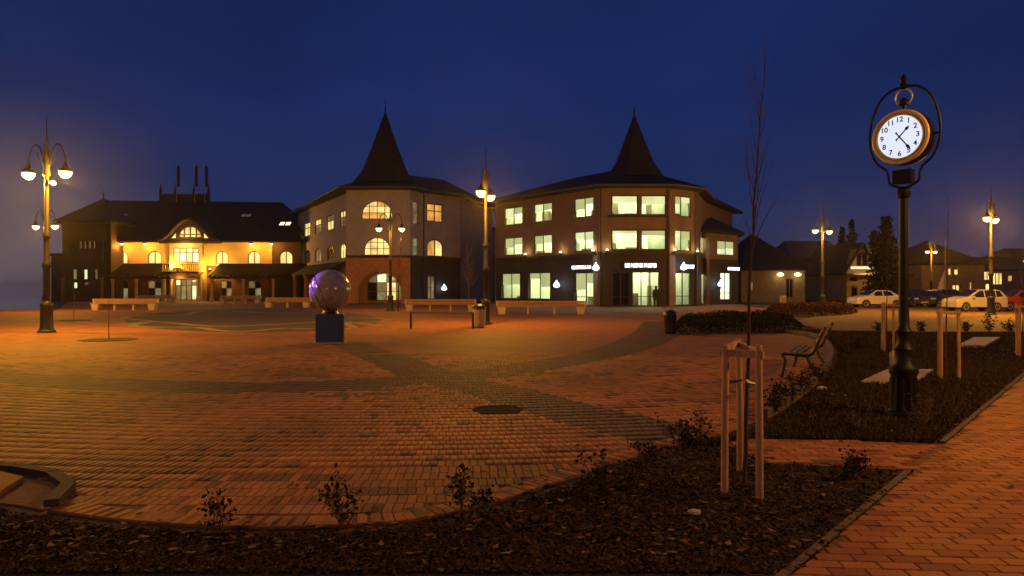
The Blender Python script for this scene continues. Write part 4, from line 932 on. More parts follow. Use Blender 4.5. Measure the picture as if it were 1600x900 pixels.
f = Frame((X(80, 88), 88), (X(98, 88), 88)); wall('wall', f, 0, f.L, 0, Z(400, 88), [], M_darkwood, lowb, 4); wall('roof', f, -0.3, f.L + 0.2, Z(400, 88), Z(396, 88), [], M_roof, lowb, 4.6, off=0.3)

# flags on the ridge
M_flag = mat('dark_flag_cloth', (0.035, 0.03, 0.035), 0.9, 0.5, 4)
for px, lab in ((276, 'leftmost and darkest furled flag on the roof ridge of the hall'), (304, 'middle furled flag on the roof ridge of the hall'), (320, 'rightmost furled flag on the roof ridge of the hall')):
    rt = empty('roof_flag', (X(px, 95), 95, Z(311, 96)), 0, lab, 'flag', 'flags on the hall roof')
    MB().tube([(0, 0, -0.6), (0, 0, 4.7)], [0.06, 0.03], 8).build('flagpole', M_stone, rt)
    mb = MB(); nz_ = 12; vs = []
    for i in range(nz_ + 1):
        z = 4.4 - 2.8 * i / nz_
        for j in range(7):
            t = j / 6; vs.append((0.04 + 0.40 * t * (0.92 + 0.08 * math.sin(i * 0.6 + px)), 0.08 * math.sin(t * 7 + i * 0.1 + px), z - 0.1 * t))
    for i in range(nz_):
        for j in range(6): q = i * 7 + j; mb.f.append((q, q + 1, q + 8, q + 7))
    mb.v = vs; fo = mb.build('flag_cloth', M_flag, rt, True); so = fo.modifiers.new('solid', 'SOLIDIFY'); so.thickness = 0.03

# ---------------- dark link between the two corner buildings, houses on the right
def house(name, label, pxL, pxR, d, eave, ridge, axis='x', depth=9, m_wall=M_darkclad, m_roof=M_roof, wins=(), skew=0.0, hip=0.0, cat='house', gable_wall=None):
    rt = empty(name, (0, 0, 0), 0, label, cat)
    a, b = (X(pxL, d), d), (X(pxR, d + skew), d + skew); f = Frame(a, b); zE_, zR_ = Z(eave, d), Z(ridge, d)
    top = None
    if axis == 'y':                               # gable towards the viewer
        c = f.L / 2; top = [(0, 0), (f.L, 0), (f.L, zE_)] + ([(c + hip, zR_ - hip * 0.4), (c - hip, zR_ - hip * 0.4)] if hip else [(c, zR_)]) + [(0, zE_)]
    holes = [rect_pts(f.uat(w[0]), f.uat(w[1]), Z(w[3], d), Z(w[2], d)) for w in wins]
    wall('front_wall', f, 0, f.L, 0, zE_, holes, m_wall, rt, top=top)
    for w in wins: window(f, f.uat(w[0]), f.uat(w[1]), Z(w[3], d), Z(w[2], d), rt, M_framew, w[4], w[5] if len(w) > 5 else 2, fw=0.09)
    back = -depth
    for (p, q) in ((f.pt(0, 0, back), f.pt(0, 0, -0.36)), (f.pt(f.L, 0, -0.36), f.pt(f.L, 0, back)), (f.pt(f.L, 0, back), f.pt(0, 0, back))):
        g = Frame(p[:2], q[:2]); wall('side_wall', g, 0, g.L, 0, zE_, [], m_wall, rt)
    ov = 0.5
    if axis == 'y':
        c = f.L / 2; prof = [(-ov, zE_ - ov * (zR_ - zE_) / c), (c, zR_), (f.L + ov, zE_ - ov * (zR_ - zE_) / c)]; mb = MB(); vs = []
        for o in (0.6, back - 0.5):
            for u, z in prof: vs += [f.pt(u, z + 0.05, o), f.pt(u, z + 0.3, o)]
        fs = []
        for i in (0, 2): fs += [(i, i + 2, i + 8, i + 6), (i + 1, i + 3, i + 9, i + 7), (i, i + 2, i + 3, i + 1), (i + 6, i + 8, i + 9, i + 7)]
        fs += [(0, 1, 7, 6), (4, 5, 11, 10)]; mb.add(vs, fs); mb.build('roof', m_roof, rt)
    else:
        ev_ = [f.pt(-ov, zE_, ov), f.pt(f.L + ov, zE_, ov), f.pt(f.L + ov, zE_, back - ov), f.pt(-ov, zE_, back - ov)]; hp = hip or 0.01
        rd_ = [f.pt(hp, zR_, back / 2), f.pt(f.L - hp, zR_, back / 2)]
        hipped('roof', ev_, rd_, [('e0', 'e1', 'r1', 'r0'), ('e1', 'e2', 'r1'), ('e2', 'e3', 'r0', 'r1'), ('e3', 'e0', 'r0')], m_roof, rt, 0.2)
    return rt, f
house('rear_building', 'dark block in the gap between the two spired buildings', 716, 779, 92, 357, 345, 'x', 10, M_darkclad, M_roof, hip=3, cat='building')
h1, f1 = house('dark_house', 'dark house with pyramid roof and two bright wall lamps right of the annexe', 1158, 1258, 78, 420, 358, 'x', 14, mat('olive_plaster', (0.20, 0.15, 0.09), 0.9, .2, 2, .2), M_roof, hip=3.6,
               wins=((1170, 1178, 440, 455, E_dim, 1), (1228, 1240, 435, 465, M_darkglass, 2)))
for px in (1217, 1244):
    c = f1.pt(f1.uat(px), Z(429, 78), 0.45); lo = MB().bar(c + Vector((0, 0.45, 0.1)), c + Vector((0, 0, 0.1)), 0.06, 0.06).build('wall_lamp', M_iron, h1)
    MB().sphere(c, 0.3, 12, 8, (1.25, 1, .62)).build('lamp_glass', E_spotw, lo, True); point('wall_light', c + Vector((0, -.35, -.25)), 20, (1, .62, .25), .2)
house('grey_roofed_house', 'house with broad blue-grey roof behind the street lamp', 1240, 1335, 100, 402, 372, 'x', 12, M_darkclad, M_roofb, hip=1.0)
h3, f3 = house('gabled_house', 'small house with pale half-timbered gable and a lit balcony, left of the fir', 1323, 1369, 84, 420, 383, 'y', 12, mat('gable_plaster', (0.23, 0.17, 0.11), 0.9, .2, 3, .2), M_roof, hip=1.1,
               wins=((1338, 1356, 394, 416, M_darkglass, 2), (1328, 1340, 432, 440, M_darkglass, 1), (1330, 1340, 448, 470, M_darkglass, 1)))
box_wall(f3, 0.3, 3.0, Z(430, 84), Z(427, 84), 0.003, 1.0, M_stone, 'balcony', h3); box_wall(f3, 0.3, 3.0, Z(420.5, 84), Z(416.5, 84), 0.37, 0.45, emit('lit_strip', (1, .8, .5), 1.1), 'light_strip', h3)
point('balcony_light', f3.pt(1.6, Z(424, 84), 1.6), 45, (1, .6, .25), .2)
house('dark_cottage', 'dark cottage half hidden behind the clock post with one lit upper window', 1398, 1448, 96, 420, 378, 'x', 10, M_darkclad, M_roof, hip=2.5, wins=((1431, 1438, 400, 409, E_warm, 1),))
h5, f5 = house('peaked_house', 'house with steep peaked roof and four lit windows behind the parked cars', 1440, 1538, 92, 412, 372, 'x', 12, mat('brown_plaster', (0.20, 0.13, 0.09), .9, .2, 2, .2), M_roof, hip=3.9,
               wins=((1480, 1487, 419, 430, E_warm, 1), (1491, 1498, 420, 430, E_warm, 1), (1488, 1500, 445, 455, E_warm, 2), (1515, 1519.5, 440, 454, E_orange, 1)))
house('shop_house', 'low wide house with glowing shop front near the right edge', 1528, 1640, 104, 421, 399, 'x', 12, mat('brown_plaster2', (0.22, 0.15, 0.10), .9, .2, 2, .2), M_roof, hip=2,
      wins=((1537, 1549, 424, 438, E_warm, 2), (1551, 1567, 426, 445, E_warm, 3), (1575, 1583, 430, 440, E_orange, 1), (1540, 1548, 443, 453, E_warm, 1)))
house('edge_house', 'tall dark house cut by the right edge of the picture', 1588, 1680, 120, 408, 385, 'x', 12, M_darkclad, M_roof, hip=2, wins=((1596, 1602, 419, 430, E_orange, 1), (1590, 1595, 436, 446, E_warm, 1)))

# ================================================================== STREET FURNITURE
def make_lamp():
    rt = empty('street_lamp', (0, 0, 0))
    MB().lathe([(0.30, 0), (0.30, 0.06), (0.24, 0.1), (0.22, 0.2), (0.20, 0.9), (0.22, 0.95), (0.22, 1.02), (0.14, 1.12)], 12).build('base', M_iron, rt, True)
    MB().lathe([(0.115, 1.1), (0.11, 2.3), (0.15, 2.35), (0.15, 2.5), (0.10, 2.56), (0.095, 3.4), (0.14, 3.44), (0.14, 3.54), (0.085, 3.62), (0.07, 5.6)], 12).build('post', M_post, rt, True)
    MB().lathe([(0.07, 5.58), (0.13, 5.65), (0.10, 5.9), (0.14, 6.25), (0.08, 6.5), (0.05, 6.8), (0.07, 6.85), (0.03, 7.0), (0.012, 7.75)], 10).build('finial', M_iron, rt, True)
    for s in (-1, 1):
        pts = [(s * 0.08, 0, 5.95), (s * 0.16, 0, 6.3), (s * 0.27, 0, 6.6), (s * 0.42, 0, 6.76), (s * 0.58, 0, 6.72), (s * 0.70, 0, 6.55), (s * 0.77, 0, 6.3), (s * 0.79, 0, 6.02)]
        ar = MB().tube(smooth_line(pts, 4), 0.028, 8).tube([(s * 0.1, 0, 6.0), (s * 0.35, 0, 6.25), (s * 0.42, 0, 6.5), (s * 0.3, 0, 6.55)], 0.014, 6).build('arm', M_iron, rt, True)
        MB().lathe([(0.03, 0.42), (0.07, 0.36), (0.09, 0.24), (0.20, 0.16), (0.24, 0.1), (0.235, 0.08)], 16, (s * 0.79, 0, 5.68)).build('lamp_shade', M_iron, rt, True)
        MB().lathe([(0.215, 0.075), (0.21, 0.0), (0.17, -0.08), (0.09, -0.14), (0.01, -0.16)], 16, (s * 0.79, 0, 5.68)).build('lamp_glass', E_sodium, rt, True)
    return rt
lampP = make_lamp(); first = [True]
def put_lamp(x, d, rz, label, power, col=SODIUM):
    o = lampP if first[0] else copy_tree(lampP); first[0] = False
    o.location = (x, d, 0); o.rotation_euler = (0, 0, R(rz)); tag(o, label, 'street lamp', 'double-headed street lamps round the square')
    if d > 75: point('street_lamp_light', (x, d - 0.5, 5.3), power * 2, col, 0.2); return
    for s in (-1, 1): point('street_lamp_light', (x + s * 0.79 * math.cos(R(rz)), d + s * 0.79 * math.sin(R(rz)), 5.42), power, col, 0.12)
LP = 1350; YELLOW = (1.0, 0.45, 0.03)
put_lamp(X(73, 25.3), 25.3, -12, 'tall double street lamp with black base, nearest at the left edge', LP * 1.55, YELLOW)
put_lamp(X(71, 47), 47, -14, 'smaller double street lamp standing behind the left-hand one', LP, YELLOW)
put_lamp(X(759, 31), 31, 77, 'double street lamp between the two spired buildings, heads nearly in line', LP * 1.15)
put_lamp(X(610, 49), 49, 3, 'slim double street lamp in front of the brick archway', LP * 0.5)
put_lamp(X(1285, 51), 51, 30, 'double street lamp by the red shrub bed right of the annexe', LP * 0.8)
put_lamp(X(1548.5, 42), 42, 42, 'double street lamp behind the silver hatchback', LP * 2.2)
put_lamp(X(1455, 80), 80, 30, 'distant double street lamp between the clock post and the peaked house', LP * 0.8)
put_lamp(X(1514, 116), 116, 80, 'far small street lamp before the shop front', LP * 0.6)
put_lamp(X(1597, 108), 108, 80, 'far street lamp at the right edge of the picture', LP * 0.8)
put_lamp(9.6, 5.2, 40, 'street lamp beside the brick walkway outside the picture on the right', LP * 0.75)
put_lamp(-16.2, 16.5, 10, 'unseen street lamp added just outside the left edge of the picture', LP * 0.65, YELLOW)  # unseen lamp added to carry the second violet projector
put_lamp(-6.5, -4.0, -20, 'street lamp of the square behind the photographer', LP * 0.32)
# violet projector on the left lamp, aimed at the ball
vx, vd = X(79.5, 25.2), 25.2
vf = empty('projector', (vx, vd, Z(284, 25.2)), 0, 'small violet projector clamped to the left street lamp', 'floodlight')
MB().bar((-0.18, 0, 0), (-0.02, 0, 0), 0.05, 0.05).build('bracket', M_iron, vf); MB().tube([(-0.05, 0.03, 0.02), (0.10, -0.05, -0.05)], [0.07, 0.10], 12).build('housing', M_iron, vf, True)
MB().sphere((0.115, -0.058, -0.058), 0.085, 12, 8).build('lens', emit('violet_lens', (0.45, 0.25, 1.0), 12), vf, True)
ballc = P(515, 460, 20.6); ballc.z = 1.52
spot('violet_beam', (vx + 0.32, vd - 0.15, Z(284, 25.2) - 0.15), ballc, 40000, (0.26, 0.09, 1.0), 5.2, blend=0.3)
vg = empty('projector', (-16.2, 16.3, 5.3), R(-40), 'unseen second violet projector added outside the left edge to light the ball', 'floodlight')  # unseen projector added to widen the violet side of the ball
MB().bar((-0.18, 0, 0), (-0.02, 0, 0), 0.05, 0.05).build('bracket', M_iron, vg); MB().tube([(-0.05, 0.03, 0.02), (0.10, -0.05, -0.05)], [0.07, 0.10], 12).build('housing', M_iron, vg, True)
MB().sphere((0.115, -0.058, -0.058), 0.085, 12, 8).build('lens', MATS['violet_lens'], vg, True)
spot('violet_beam', (-15.8, 16.4, 5.2), ballc + Vector((-0.1, 0, 0.1)), 9500, (0.20, 0.07, 1.0), 5, blend=0.4)
# clock
ck = empty('post_clock', (X(1412, 8.8), 8.8, 0), 0, 'black cast-iron post carrying a round gold-rimmed clock in an oval frame', 'clock')
MB().lathe([(0.20, 0), (0.20, 0.05), (0.155, 0.08), (0.145, 0.5), (0.165, 0.54), (0.165, 0.60), (0.11, 0.66), (0.10, 0.80), (0.115, 0.84), (0.08, 0.90), (0.075, 1.02), (0.095, 1.06), (0.065, 1.12), (0.06, 1.3)], 12).build('base', M_clock, ck, True)
for i in range(12):
    a = 2 * math.pi * i / 12; MB().bar((0.15 * math.cos(a), 0.15 * math.sin(a), 0.1), (0.143 * math.cos(a), 0.143 * math.sin(a), 0.48), 0.02, 0.02).build('flute', M_clock, ck)
MB().lathe([(0.058, 1.28), (0.048, 2.72), (0.075, 2.74), (0.085, 2.79), (0.06, 2.83), (0.09, 2.86)], 14).build('column', M_clock, ck, True)
hd = empty('clock_head', (0, 0, 0), R(-52), parent=ck)
MB().box((0, 0, 2.99), (0.22, 0.12, 0.17)).build('bracket_box', M_clock, hd)
fr_pts = [(0.05, 0, 2.86), (0.17, 0, 2.92), (0.19, 0, 3.03), (0.22, 0, 3.1), (0.33, 0, 3.2), (0.40, 0, 3.36), (0.42, 0, 3.55), (0.38, 0, 3.78), (0.29, 0, 3.98), (0.16, 0, 4.09), (0, 0, 4.12)]
half_ = smooth_line(fr_pts, 4); full_ = half_ + [(-p[0], p[1], p[2]) for p in half_[::-1]][1:]
MB().tube(full_, 0.016, 8).build('oval_frame', M_clock, hd, True)
MB().lathe([(0.03, 4.08), (0.055, 4.13), (0.03, 4.17), (0.045, 4.21), (0.01, 4.27)], 10).build('finial', M_clock, hd, True)
MB().tube([(0.10 * math.sin(2 * math.pi * i / 24), 0, 3.985 + 0.1 * math.cos(2 * math.pi * i / 24)) for i in range(24)], 0.010, 8, True).build('bow_ring', M_gold, hd, True)
MB().lathe([(0.03, 3.82), (0.03, 3.88), (0.06, 3.89), (0.06, 3.94), (0.03, 3.97)], 10).build('crown', M_clock, hd, True)
CZ = 3.475; RO = 0.345
def ylathe(prof, n=48):                            # axis along y, centred on the clock
    mb = MB().lathe(prof, n); mb.v = [(v[0], v[2], v[1] + CZ) for v in mb.v]; return mb
ylathe([(0.30, 0.15), (0.335, 0.10), (0.345, 0.03), (0.345, -0.07), (0.30, -0.10), (0.02, -0.10)]).build('case', M_clock, hd, True)
for sgn in (-1, 1): MB().tube([(sgn * 0.34, 0, CZ), (sgn * 0.42, 0, CZ)], 0.014, 8).build('pivot', M_clock, hd)
bz = []
for i in range(64):
    a = 2 * math.pi * i / 64; bz.append((0.315 * math.cos(a), -0.10, CZ + 0.315 * math.sin(a)))
MB().tube(bz, 0.025, 12, True).build('bezel', M_gold, hd, True)
MB().tube([(0.275 * math.cos(2 * math.pi * i / 64), -0.112, CZ + 0.275 * math.sin(2 * math.pi * i / 64)) for i in range(64)], 0.013, 8, True).build('inner_rim', M_gold, hd, True)
face = ylathe([(0.272, -0.108), (0.272, -0.114), (0.001, -0.114)]).build('clock_face', emit('clock_dial', (0.78, 0.85, 1.0), 0.95), hd)
M_ink = mat('black_numeral', (0.008, 0.009, 0.012), 0.6, 0.1, 5)
for h in range(1, 13):
    cu = bpy.data.curves.new('numeral', 'FONT'); cu.body = str(h); cu.size = 0.088; cu.align_x = 'CENTER'; cu.align_y = 'CENTER'; cu.extrude = 0.0015; cu.offset = 0.0016
    t = bpy.data.objects.new('tmp', cu); COL.objects.link(t); dg = bpy.context.evaluated_depsgraph_get(); me = bpy.data.meshes.new_from_object(t.evaluated_get(dg)); bpy.data.objects.remove(t)
    a = R(90 - 30 * h); me.transform(Matrix.Translation((0.212 * math.cos(a), -0.117, CZ + 0.212 * math.sin(a))) @ Matrix.Rotation(R(90), 4, 'X'))
    me.materials.clear(); link('numeral', me, M_ink, face)
def hand(name, ang, ln, w, tail):
    a = R(90 - ang); t = Vector((math.cos(a), 0, math.sin(a))); n = Vector((-t.z, 0, t.x)); c = Vector((0, -0.121 if name == 'hour_hand' else -0.126, CZ)); mb = MB()
    pr = [(-tail, w * 0.9), (-tail * 0.5, w * 0.45), (0, w * 0.6), (ln * 0.62, w * 0.5), (ln * 0.68, w * 1.3), (ln * 0.8, w * 1.2), (ln, 0.001)]
    vs = [c + t * q + n * ww for q, ww in pr] + [c + t * q - n * ww for q, ww in pr]; m = len(pr); vs += [v + Vector((0, -0.003, 0)) for v in vs]
    fs = []
    for i in range(m - 1): fs += [(i, i + 1, m + i + 1, m + i), (2 * m + i, 2 * m + i + 1, 3 * m + i + 1, 3 * m + i), (i, i + 1, 2 * m + i + 1, 2 * m + i), (m + i, m + i + 1, 3 * m + i + 1, 3 * m + i)]
    mb.add(vs, fs); mb.build(name, M_ink, face)
hand('hour_hand', 44, 0.165, 0.014, 0.06); hand('minute_hand', 143, 0.225, 0.014, 0.07)
MB().sphere((0, -0.128, CZ), 0.012, 10, 6).build('hub', M_ink, face)
# ball sculpture
bs = empty('ball_sculpture', (X(516, 20.6), 20.6, 0), R(12), 'polished stone ball lit violet on its left, on a dark square plinth', 'sculpture')
pbx = bevel(MB().box((0, 0, 0.43), (0.80, 0.80, 0.84)).build('plinth', mat('dark_blue_granite', (0.02, 0.05, 0.13), 0.45, 0.3, 25), bs), 0.03)
MB().box((0, 0, 0.02), (0.92, 0.92, 0.04)).build('plinth_foot', M_stone, bs)
MB().lathe([(0.26, 0.85), (0.22, 0.9), (0.2, 0.96)], 20).build('seat_ring', M_iron, bs, True)
rb = 0.60; prof = []
for i in range(61):
    a = math.pi * i / 60; rr = rb * (0.945 if any(abs(math.degrees(a) - q) < 2.6 for q in (26, 46, 66)) else 1.0); prof.append((max(1e-4, rr * math.sin(a)), -rr * math.cos(a)))
sb = MB().lathe(prof, 48); Mr = Matrix.Rotation(R(68), 4, 'Y') @ Matrix.Rotation(R(0), 4, 'X')
sb.v = [tuple(Mr @ Vector(v) + Vector((0, 0, 1.53))) for v in sb.v]
M_ball = mat('polished_stone', (0.30, 0.26, 0.22), 0.2, 0.35, 5)
sb.build('ball', M_ball, bs, True)

# long plank benches
M_plank = mat('bench_plank', (0.36, 0.20, 0.10), 0.65, 0.25, 4, 0.2, stretch=(1, 8, 8))
M_bleg = mat('bench_concrete', (0.50, 0.40, 0.30), 0.8, 0.15, 8, 0.2)
def make_bench(L):
    rt = empty('long_bench', (0, 0, 0)); h = L / 2
    for s in (-1, 1):                             # flared end supports
        c = s * (h - 0.35); vs = []
        for y in (-0.28, 0.26):
            for a, z in ((-0.18, 0), (0.18, 0), (0.26, 0.44), (-0.26, 0.44)): vs.append((c + a, y, z))
        MB().add(vs, [(3, 2, 1, 0), (4, 5, 6, 7), (0, 1, 5, 4), (1, 2, 6, 5), (2, 3, 7, 6), (3, 0, 4, 7)]).build('end_support', M_bleg, rt)
        MB().box((s * (h - 0.06), 0.22, 0.64), (0.12, 0.12, 0.34)).build('back_post', M_bleg, rt)
    for i in range(max(1, int(L / 1.4) - 1)):
        c = -h + 0.35 + (L - 0.7) * (i + 1) / max(2, int(L / 1.4)); MB().box((c, 0.0, 0.22), (0.12, 0.4, 0.44), 0, 0.8).build('leg', M_bleg, rt)
    for i in range(3): bevel(MB().box((0, -0.19 + 0.17 * i, 0.475), (L, 0.15, 0.06)).build('seat_plank', M_plank, rt), 0.01, 1)
    for i in range(2): bevel(MB().box((0, 0.265, 0.585 + 0.16 * i), (L - 0.02, 0.05, 0.145)).build('back_plank', M_plank, rt), 0.01, 1)
    return rt
for pxa, pxb, py, lab, rz in ((775, 916, 491, 'longest bench, before the lit ground-floor windows of the spired office building', -2), (632, 744, 486, 'long bench left of the middle street lamp', 2),
                      (343, 408, 474, 'bench glowing gold by the columns right of the hall entrance', 0), (413, 486, 480.5, 'darker bench just left of the violet ball', -3),
                      (145, 245, 484.5, 'leftmost bench, in front of the end pavilion', 4), (214, 272, 473, 'bench behind the leftmost one, before the hall columns', 0)):
    d = K * CAMZ / (py - YH); L = (pxb - pxa) / K * d; b = make_bench(L); b.location = (X((pxa + pxb) / 2, d), d, 0); b.rotation_euler = (0, 0, R(rz))
    tag(b, lab, 'bench', 'long benches round the square')
# garden bench by the kerb on the right
gb = empty('garden_bench', (5.6, 13.3, 0), R(-118), 'slatted garden bench with bent metal frames inside the curved kerb', 'bench'); Lg = 1.9
for s in (-1, 1):
    xx = s * Lg / 2
    fo = MB().tube(smooth_line([(xx, -0.36, 0.0), (xx, -0.30, 0.30), (xx, -0.33, 0.42), (xx, 0.02, 0.40), (xx, 0.16, 0.46), (xx, 0.26, 0.70), (xx, 0.36, 0.92)], 4), 0.028, 8).tube(smooth_line([(xx, 0.30, 0.0), (xx, 0.14, 0.22), (xx, 0.06, 0.40)], 4), 0.028, 8)
    fo.build('side_frame', M_iron, gb, True)
for i in range(4): MB().box((0, -0.27 + 0.11 * i, 0.445), (Lg + 0.1, 0.075, 0.025)).build('seat_slat', mat('weathered_slat', (0.15, 0.08, 0.045), 0.75, 0.3, 5), gb)
for i in range(3):
    t = i / 2; MB().bar((-Lg / 2 - .05, 0.20 + 0.13 * t, 0.60 + 0.26 * t), (Lg / 2 + .05, 0.20 + 0.13 * t, 0.60 + 0.26 * t), 0.025, 0.075).build('back_slat', MATS['weathered_slat'], gb)
# low rail, bins, box
rl = empty('low_rail', (0, 0, 0), 0, 'low horizontal rail on short posts left of the middle lamp', 'railing'); a, b = G(640, 513), G(741, 513)
MB().tube([(a.x, a.y, 0.62), (b.x, b.y, 0.62)], 0.03, 8).build('rail', mat('rail_paint', (0.12, 0.08, 0.06), .5, .2, 9), rl)
for t in (0.02, 0.98): q = a.lerp(b, t); MB().tube([(q.x, q.y, 0), (q.x, q.y, 0.6)], 0.05, 8).build('post', M_iron, rl)
def bin_(x, d, lab, m, sc=1.0):
    rt = empty('litter_bin', (x, d, 0), 0, lab, 'litter bin', 'litter bins'); rt.scale = (sc, sc, sc)
    MB().lathe([(0.14, 0), (0.19, 0.04), (0.21, 0.12), (0.23, 0.62), (0.24, 0.64)], 16).build('body', m, rt, True); MB().lathe([(0.26, 0.66), (0.25, 0.72), (0.17, 0.80), (0.04, 0.84)], 16).build('lid', M_iron, rt, True)
    MB().lathe([(0.22, 0.6), (0.20, 0.7)], 12).build('collar', M_iron, rt)
    return rt
bin_(X(1047, 24.5), 24.5, 'dark round litter bin at the end of the dark hedge', M_iron); bin_(X(749, 28.6), 28.6, 'pale litter bin left of the middle street lamp base', M_bleg, 1.15)
ub = empty('utility_cabinet', (X(1223, 62), 62, 0), 0, 'small pale utility cabinet before the house with two wall lamps', 'cabinet')
bevel(MB().box((0, 0, 0.45), (0.45, 0.35, 0.8)).build('body', M_stone, ub), .02); MB().box((0, -.19, .45), (0.37, .02, .66)).build('door', M_kerbp, ub); MB().box((0, 0, 0.89), (0.53, .43, .07)).build('lid', M_stone, ub)
# pale furled flag by the cars
ff = empty('furled_flag', (X(1477, 64), 64, 0), 0, 'pale furled flag hanging from a thin pole behind the parked cars', 'flag')
MB().tube([(0, 0, 0), (0, 0, 6.0)], [.05, .03], 8).build('pole', M_stone, ff); mb = MB(); vs = []
for i in range(9):
    t = i / 8; z = 3.3 - 2.2 * t; w = 0.08 + 0.75 * t
    for j in range(6): s = j / 5; vs.append((-w * s, 0.1 * math.sin(6 * s + i * .4), z - 0.12 * s))
mb.v = vs
for i in range(8):
    for j in range(5): q = i * 6 + j; mb.f.append((q, q + 1, q + 7, q + 6))
o = mb.build('cloth', mat('pale_cloth', (0.5, 0.4, 0.34), .9, .2, 4), ff, True); o.modifiers.new('s', 'SOLIDIFY').thickness = 0.02

# ---------------- cars
M_tyre = mat('tyre_rubber', (0.015, 0.014, 0.013), 0.85, 0.2, 20); M_rim = mat('alloy_rim', (0.45, 0.45, 0.44), 0.35, 0.1, 9, metal=0.8)
M_hl = mat('headlight_glass', (0.5, 0.5, 0.48), 0.1, 0.1, 9); M_tl = mat('tail_light', (0.30, 0.01, 0.008), 0.2, 0.1, 9)
def car(name, label, loc, rz, paint, hatch=True, L=3.9):
    rt = empty(name, loc, rz, label, 'car', 'parked cars'); s = L / 3.9; Wd = 0.83; belt = 0.92
    wx = (-1.22, 1.16); wr = 0.34
    def archp(c): return [(c - wr * math.cos(math.pi * i / 8), 0.30 + wr * math.sin(math.pi * i / 8)) for i in range(9)]
    bot = [(-1.93, 0.28)] + archp(wx[0]) + archp(wx[1]) + [(1.93, 0.28)]
    if hatch: top = [(1.95, 0.55), (1.93, 0.95), (1.80, 1.12), (1.55, 1.42), (1.2, 1.50), (0.2, 1.50), (-0.15, 1.46), (-1.0, 1.0), (-1.75, 0.86), (-1.93, 0.70)]
    else: top = [(1.95, 0.55), (1.93, 0.92), (1.35, 0.99), (0.85, 1.33), (0.5, 1.42), (-0.1, 1.42), (-0.35, 1.38), (-1.0, 0.98), (-1.75, 0.84), (-1.93, 0.68)]
    pr = [(x * s, z) for x, z in bot + top]
    def wd(z): return Wd if z < belt else Wd * (1 - 0.24 * (z - belt) / 0.56)
    n = len(pr); mb = MB(); vs = [(x, wd(z), z) for x, z in pr] + [(x, -wd(z), z) for x, z in pr]
    mb.v = vs; mb.f = [(i, (i + 1) % n, n + (i + 1) % n, n + i) for i in range(n)]
    for t in tessellate_polygon([[Vector((p[0], p[1], 0)) for p in pr]]): mb.f.append(tuple(t)); mb.f.append(tuple(n + q for q in t[::-1]))
    bo = mb.build('body', paint, rt); bevel(bo, 0.035, 2)
    if hatch: sw = [[(-0.86, 0.97), (0.18, 0.97), (0.18, 1.43), (-0.12, 1.41)], [(0.26, 0.97), (1.05, 0.97), (1.05, 1.43), (0.26, 1.43)], [(1.12, 0.99), (1.62, 1.03), (1.45, 1.38), (1.12, 1.43)]]; ws = [(-0.97, 1.02), (-0.17, 1.44)]; rs = [(1.79, 1.12), (1.56, 1.40)]
    else: sw = [[(-0.86, 0.96), (0.08, 0.96), (0.08, 1.35), (-0.32, 1.34)], [(0.16, 0.96), (0.95, 0.97), (0.78, 1.28), (0.45, 1.36), (0.16, 1.36)]]; ws = [(-0.97, 1.0), (-0.37, 1.36)]; rs = [(1.30, 1.01), (0.87, 1.31)]
    for sd in (-1, 1):
        for q in sw:
            m = len(q); vs = [(x * s, sd * (wd(z) + 0.006), z) for x, z in q] + [(x * s, sd * (wd(z) - 0.01), z) for x, z in q]
            MB().add(vs, [tuple(range(m)), tuple(range(m, 2 * m))[::-1]] + [(i, (i + 1) % m, m + (i + 1) % m, m + i) for i in range(m)]).build('side_window', M_darkglass, rt)
        for x in wx:
            w = MB().lathe([(0.20, -0.1), (0.28, -0.1), (0.305, -0.07), (0.305, 0.07), (0.28, 0.1), (0.20, 0.1)], 20); w.v = [(v[0] + x * s, v[2] + sd * 0.72, v[1] + 0.305) for v in w.v]; wo_ = w.build('wheel', M_tyre, rt, True)
            w = MB().lathe([(0.205, 0.085), (0.19, 0.108), (0.05, 0.09), (0.03, 0.112), (0.001, 0.112)], 20); w.v = [(v[0] + x * s, sd * (v[2] + 0.72), v[1] + 0.305) for v in w.v]; w.build('rim', M_rim, wo_, True)
        MB().box((-1.86 * s, sd * 0.62, 0.72), (0.16, 0.30, 0.14)).build('headlight', M_hl, rt); MB().box((1.91 * s, sd * 0.68, 0.85), (0.08, 0.2, 0.26)).build('tail_light', M_tl, rt)
        MB().box((-0.72 * s, sd * (Wd + 0.09), 1.0), (0.1, 0.16, 0.12)).build('wing_mirror', paint, rt)
    for q, nm in ((ws, 'windscreen'), (rs, 'rear_window')):
        (xa, za), (xb, zb_) = q; nv = Vector((-(zb_ - za), 0, (xb - xa))).normalized()
        if nv.z < 0: nv = -nv
        vs = [Vector((xx * s, yy * (wd(zz) - 0.07), zz)) + nv * o for o in (0.03, 0.05) for xx, zz, yy in ((xa, za, -1), (xa, za, 1), (xb, zb_, 1), (xb, zb_, -1))]
        MB().add(vs, [(3, 2, 1, 0), (4, 5, 6, 7), (0, 1, 5, 4), (1, 2, 6, 5), (2, 3, 7, 6), (3, 0, 4, 7)]).build(nm, M_darkglass, rt)
    MB().box((-1.95 * s, 0, 0.42), (0.06, 0.55, 0.11)).build('number_plate', M_stone, rt)
    return rt
C_silver = mat('silver_paint', (0.50, 0.48, 0.45), 0.35, 0.05, 3, metal=0.3); C_white = mat('pale_silver_paint', (0.62, 0.58, 0.52), 0.35, 0.05, 3, metal=0.2)
C_dark = mat('dark_car_paint', (0.025, 0.028, 0.035), 0.25, 0.1, 3); C_blue = mat('blue_grey_car_paint', (0.10, 0.10, 0.14), 0.3, 0.1, 3, metal=.3); C_red = mat('red_car_paint', (0.30, 0.03, 0.02), 0.3, 0.1, 3)
car('parked_car', 'pale silver saloon car left of the clock post', (X(1369, 58), 58, 0), R(3), C_white, False, 4.15)
